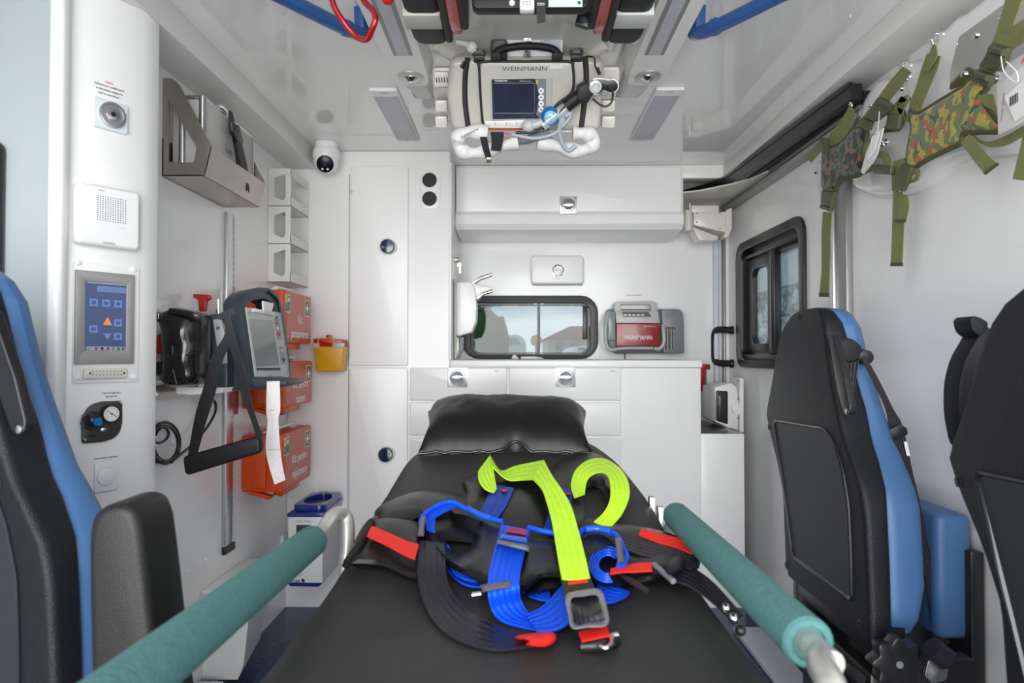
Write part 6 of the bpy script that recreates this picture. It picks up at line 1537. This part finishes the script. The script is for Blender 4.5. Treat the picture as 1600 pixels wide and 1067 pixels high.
# blue webbing
rib('blue_webbing', BWEB, [(684, 845), (694, 870), (700, 892), (722, 912), (752, 918), (785, 916)], [(696, 845), (706, 862), (726, 880), (748, 892), (770, 898), (790, 900)], .014)
rib('blue_webbing', BWEB, [(690, 852), (698, 876), (712, 898), (740, 908), (775, 906)], [(700, 852), (712, 872), (730, 888), (752, 898), (776, 900)], .024)
rib('blue_webbing', BWEB, [(784, 820), (773, 858), (764, 895), (762, 925), (768, 952), (784, 970), (815, 980), (848, 986)], [(828, 829), (820, 862), (813, 895), (811, 918), (814, 938), (821, 952), (834, 964), (852, 972)], [.060, .058, .054, .046, .022, .012, .010, .010])
rib('blue_webbing', BWEB, [(838, 986), (868, 984), (890, 972), (905, 955)], [(822, 962), (848, 948), (870, 925), (888, 905)], [.014, .016, .020, .024])
rib('blue_webbing', BWEB, [(812, 922), (832, 934), (858, 940)], [(826, 902), (846, 912), (860, 928)], .012)
rib('blue_webbing', BWEB, [(856, 915), (872, 925), (890, 920)], [(848, 898), (868, 902), (888, 900)], .012)
rib('blue_webbing', BWEB, [(925, 930), (950, 942), (978, 934)], [(940, 906), (962, 916), (984, 926)], [.014, .014, .010])
for i, (rx, ryy) in enumerate(((28, 27), (24, 23), (20, 19), (16, 15))):
    L = [(950 + rx * math.cos(t), 882 + ryy * math.sin(t)) for t in np.linspace(math.radians(75 + 4 * i), math.radians(318), 14)]
    ribbon('blue_coil', BWEB, [Mt(x, y, .012) for x, y in L], [Mt(x, y, .034 + .003 * i) for x, y in L], .003, ph)
tube('blue_loop', BWEB, [Mt(x, y, .04) for x, y in ((962, 862), (972, 858), (979, 868), (975, 880), (966, 884))], .0045, ph, seg=8)
pad('red_label', mat('magenta_print', srgb(190, 40, 90), .5), [(793, 823), (823, 828), (822, 836), (792, 831)], .067, .001, 4, sm=False)
# lime webbing
rib('lime_webbing', LWEB, [(747, 736), (748, 750), (758, 764), (772, 770)], [(765, 712), (770, 730), (773, 748), (776, 764)], [.05, .045, .035, .028])
rib('lime_webbing', LWEB, [(765, 711), (782, 735), (806, 728), (850, 719)], [(768, 728), (792, 749), (815, 750), (838, 749)], [.052, .034, .034, .05])
rib('lime_webbing', LWEB, [(850, 719), (862, 742), (876, 762), (892, 790), (904, 830), (914, 868), (922, 904)], [(832, 748), (846, 764), (854, 785), (862, 815), (868, 850), (873, 880), (878, 906)], [.052, .05, .05, .052, .05, .046, .04])
rib('lime_webbing', LWEB, [(897, 778), (892, 758), (900, 734), (922, 718), (948, 718), (974, 738), (984, 768), (974, 800), (952, 826)], [(914, 772), (916, 756), (922, 744), (936, 738), (948, 742), (953, 756), (953, 780), (944, 800), (928, 816)], [.026, .03, .04, .05, .052, .046, .038, .03, .022])
# black webbing
rib('black_webbing', KWEB, [(657, 845), (652, 880), (654, 915), (668, 955), (690, 985), (725, 1005), (775, 1016), (835, 1010)], [(694, 850), (696, 880), (700, 910), (716, 940), (740, 960), (770, 975), (805, 988), (838, 992)], [.04, .036, .024, .012, .01, .01, .01, .01])
pad('red_strap_end', REDW, [(808, 993), (840, 988), (862, 987), (869, 993), (866, 1003), (850, 1011), (822, 1008), (826, 1001), (808, 999)], .014, .010, 6)
rib('red_tape', REDW, [(573, 838), (600, 850), (630, 866), (648, 874)], [(581, 822), (607, 833), (636, 846), (655, 851)], .044)
rib('red_tape', REDW, [(998, 836), (1030, 848), (1058, 856), (1082, 866)], [(1002, 826), (1035, 835), (1062, 842), (1078, 850)], .033)
rib('red_tape', REDW, [(953, 897), (975, 894), (1000, 893), (1019, 892)], [(954, 889), (978, 884), (1002, 880), (1018, 880)], .036)
rib('black_webbing', KWEB, [(905, 826), (950, 848), (1000, 868), (1050, 880), (1080, 890)], [(915, 815), (960, 828), (1010, 845), (1060, 858), (1092, 876)], .032)
rib('black_webbing', KWEB, [(1040, 905), (1075, 915), (1105, 935), (1128, 955), (1150, 975)], [(1062, 878), (1090, 892), (1116, 912), (1140, 938), (1160, 962)], [.03, .026, .012, .006, .0])
pad('strap_roller', RUBBER, [(1036, 884), (1058, 868), (1072, 874), (1066, 890), (1046, 900)], .03, .016, 6)
tube('strap_bar', GREY, [Mt(1022, 882, .036), Mt(1052, 908, .034)], .0045, ph, smooth=False, seg=8)
for x, y in ((1134, 950), (1146, 966), (1157, 985)): ball('strap_link', CHROME if y < 980 else BLACK, Mt(x, y, .006), .007, ph, seg=10)
rib('black_webbing', KWEB, [(876, 906), (881, 925), (888, 950), (898, 985), (908, 1012)], [(922, 903), (930, 922), (938, 948), (950, 980), (958, 1000)], [.04, .036, .034, .018, .01], bow=.003)
outr = [(884, 934), (890, 925), (934, 920), (942, 926), (952, 966), (949, 976), (941, 974), (940, 970)]
def mring(nm, m, O, I, h, th):
    O2, I2 = [(p.x, p.y) for p in catmull([V((*p, 0)) for p in O], 3, True)], [(p.x, p.y) for p in catmull([V((*p, 0)) for p in I], 3, True)]
    return patch(nm, m, O2, lambda a, b, q: Mt(a, b, h + q), th, .001, 6, ph, holes=[I2], wedge=4)
mring('steel_buckle', mat('satin_grey_metal', (.36, .36, .38), .35, .6), [(884, 930), (908, 922), (936, 920), (945, 935), (952, 966), (946, 978), (918, 980), (894, 982), (888, 962)], [(892, 936), (912, 932), (932, 930), (938, 944), (943, 964), (938, 970), (918, 973), (900, 974), (896, 960)], .036, .004)
rib('buckle_roller', KWEB, [(893, 944), (898, 958), (902, 976)], [(937, 940), (940, 952), (944, 968)], [.042, .05, .042], bow=.006)
rib('red_stitching', REDW, [(904, 988), (909, 1002)], [(948, 978), (953, 993)], .024)
rib('red_stitching', REDW, [(888, 909), (888, 912)], [(918, 905.5), (918, 908.5)], .0435)
tube('strap_end_bar', BLACK, [Mt(908, 1010, .012), Mt(935, 1008, .014), Mt(962, 1000, .012)], .008, ph, seg=10)
tube('strap_hook', CHROME, [Mt(x, y, .02) for x, y in ((938, 1010), (948, 1012), (956, 1004), (955, 994), (965, 992))], .0035, ph, seg=8)
for L in ([(657, 803), (666, 804), (662, 838), (652, 838)], [(960, 840), (971, 840), (976, 878), (965, 880)]):
    pad('slide_buckle', mat('warm_grey_buckle', (.12, .11, .12), .3), L, .048, .004, 5, sm=False)
pad('ladder_buckle', GREY, [(778, 842), (820, 850), (828, 854), (826, 862), (776, 850)], .064, .008, 5, sm=False)
pad('buckle_sleeve', mat('gloss_blue', srgb(30, 100, 235), .25, coat=.3), [(783, 832), (824, 838), (822, 850), (780, 842)], .063, .006, 5, sm=False)
pad('strap_clip', mat('warm_grey_buckle', (.12, .11, .12), .3), [(750, 914), (796, 903), (802, 908), (798, 918), (754, 926)], .044, .006, 5, sm=False)
tube('strap_link', CHROME, [Mt(738, 930, .02), Mt(752, 928, .022)], .004, ph, smooth=False, seg=8)
tube('quick_release', RUBBER, [Mt(542, 880, .02), Mt(562, 850, .034), Mt(580, 816, .034)], .007, ph, seg=8)
tube('quick_release', BLACK, [Mt(538, 886, .006), Mt(556, 866, .02)], .006, ph, seg=8)
rib('black_webbing', KWEB, [(962, 895), (990, 905), (1015, 922)], [(975, 905), (995, 918), (1012, 928)], .03)
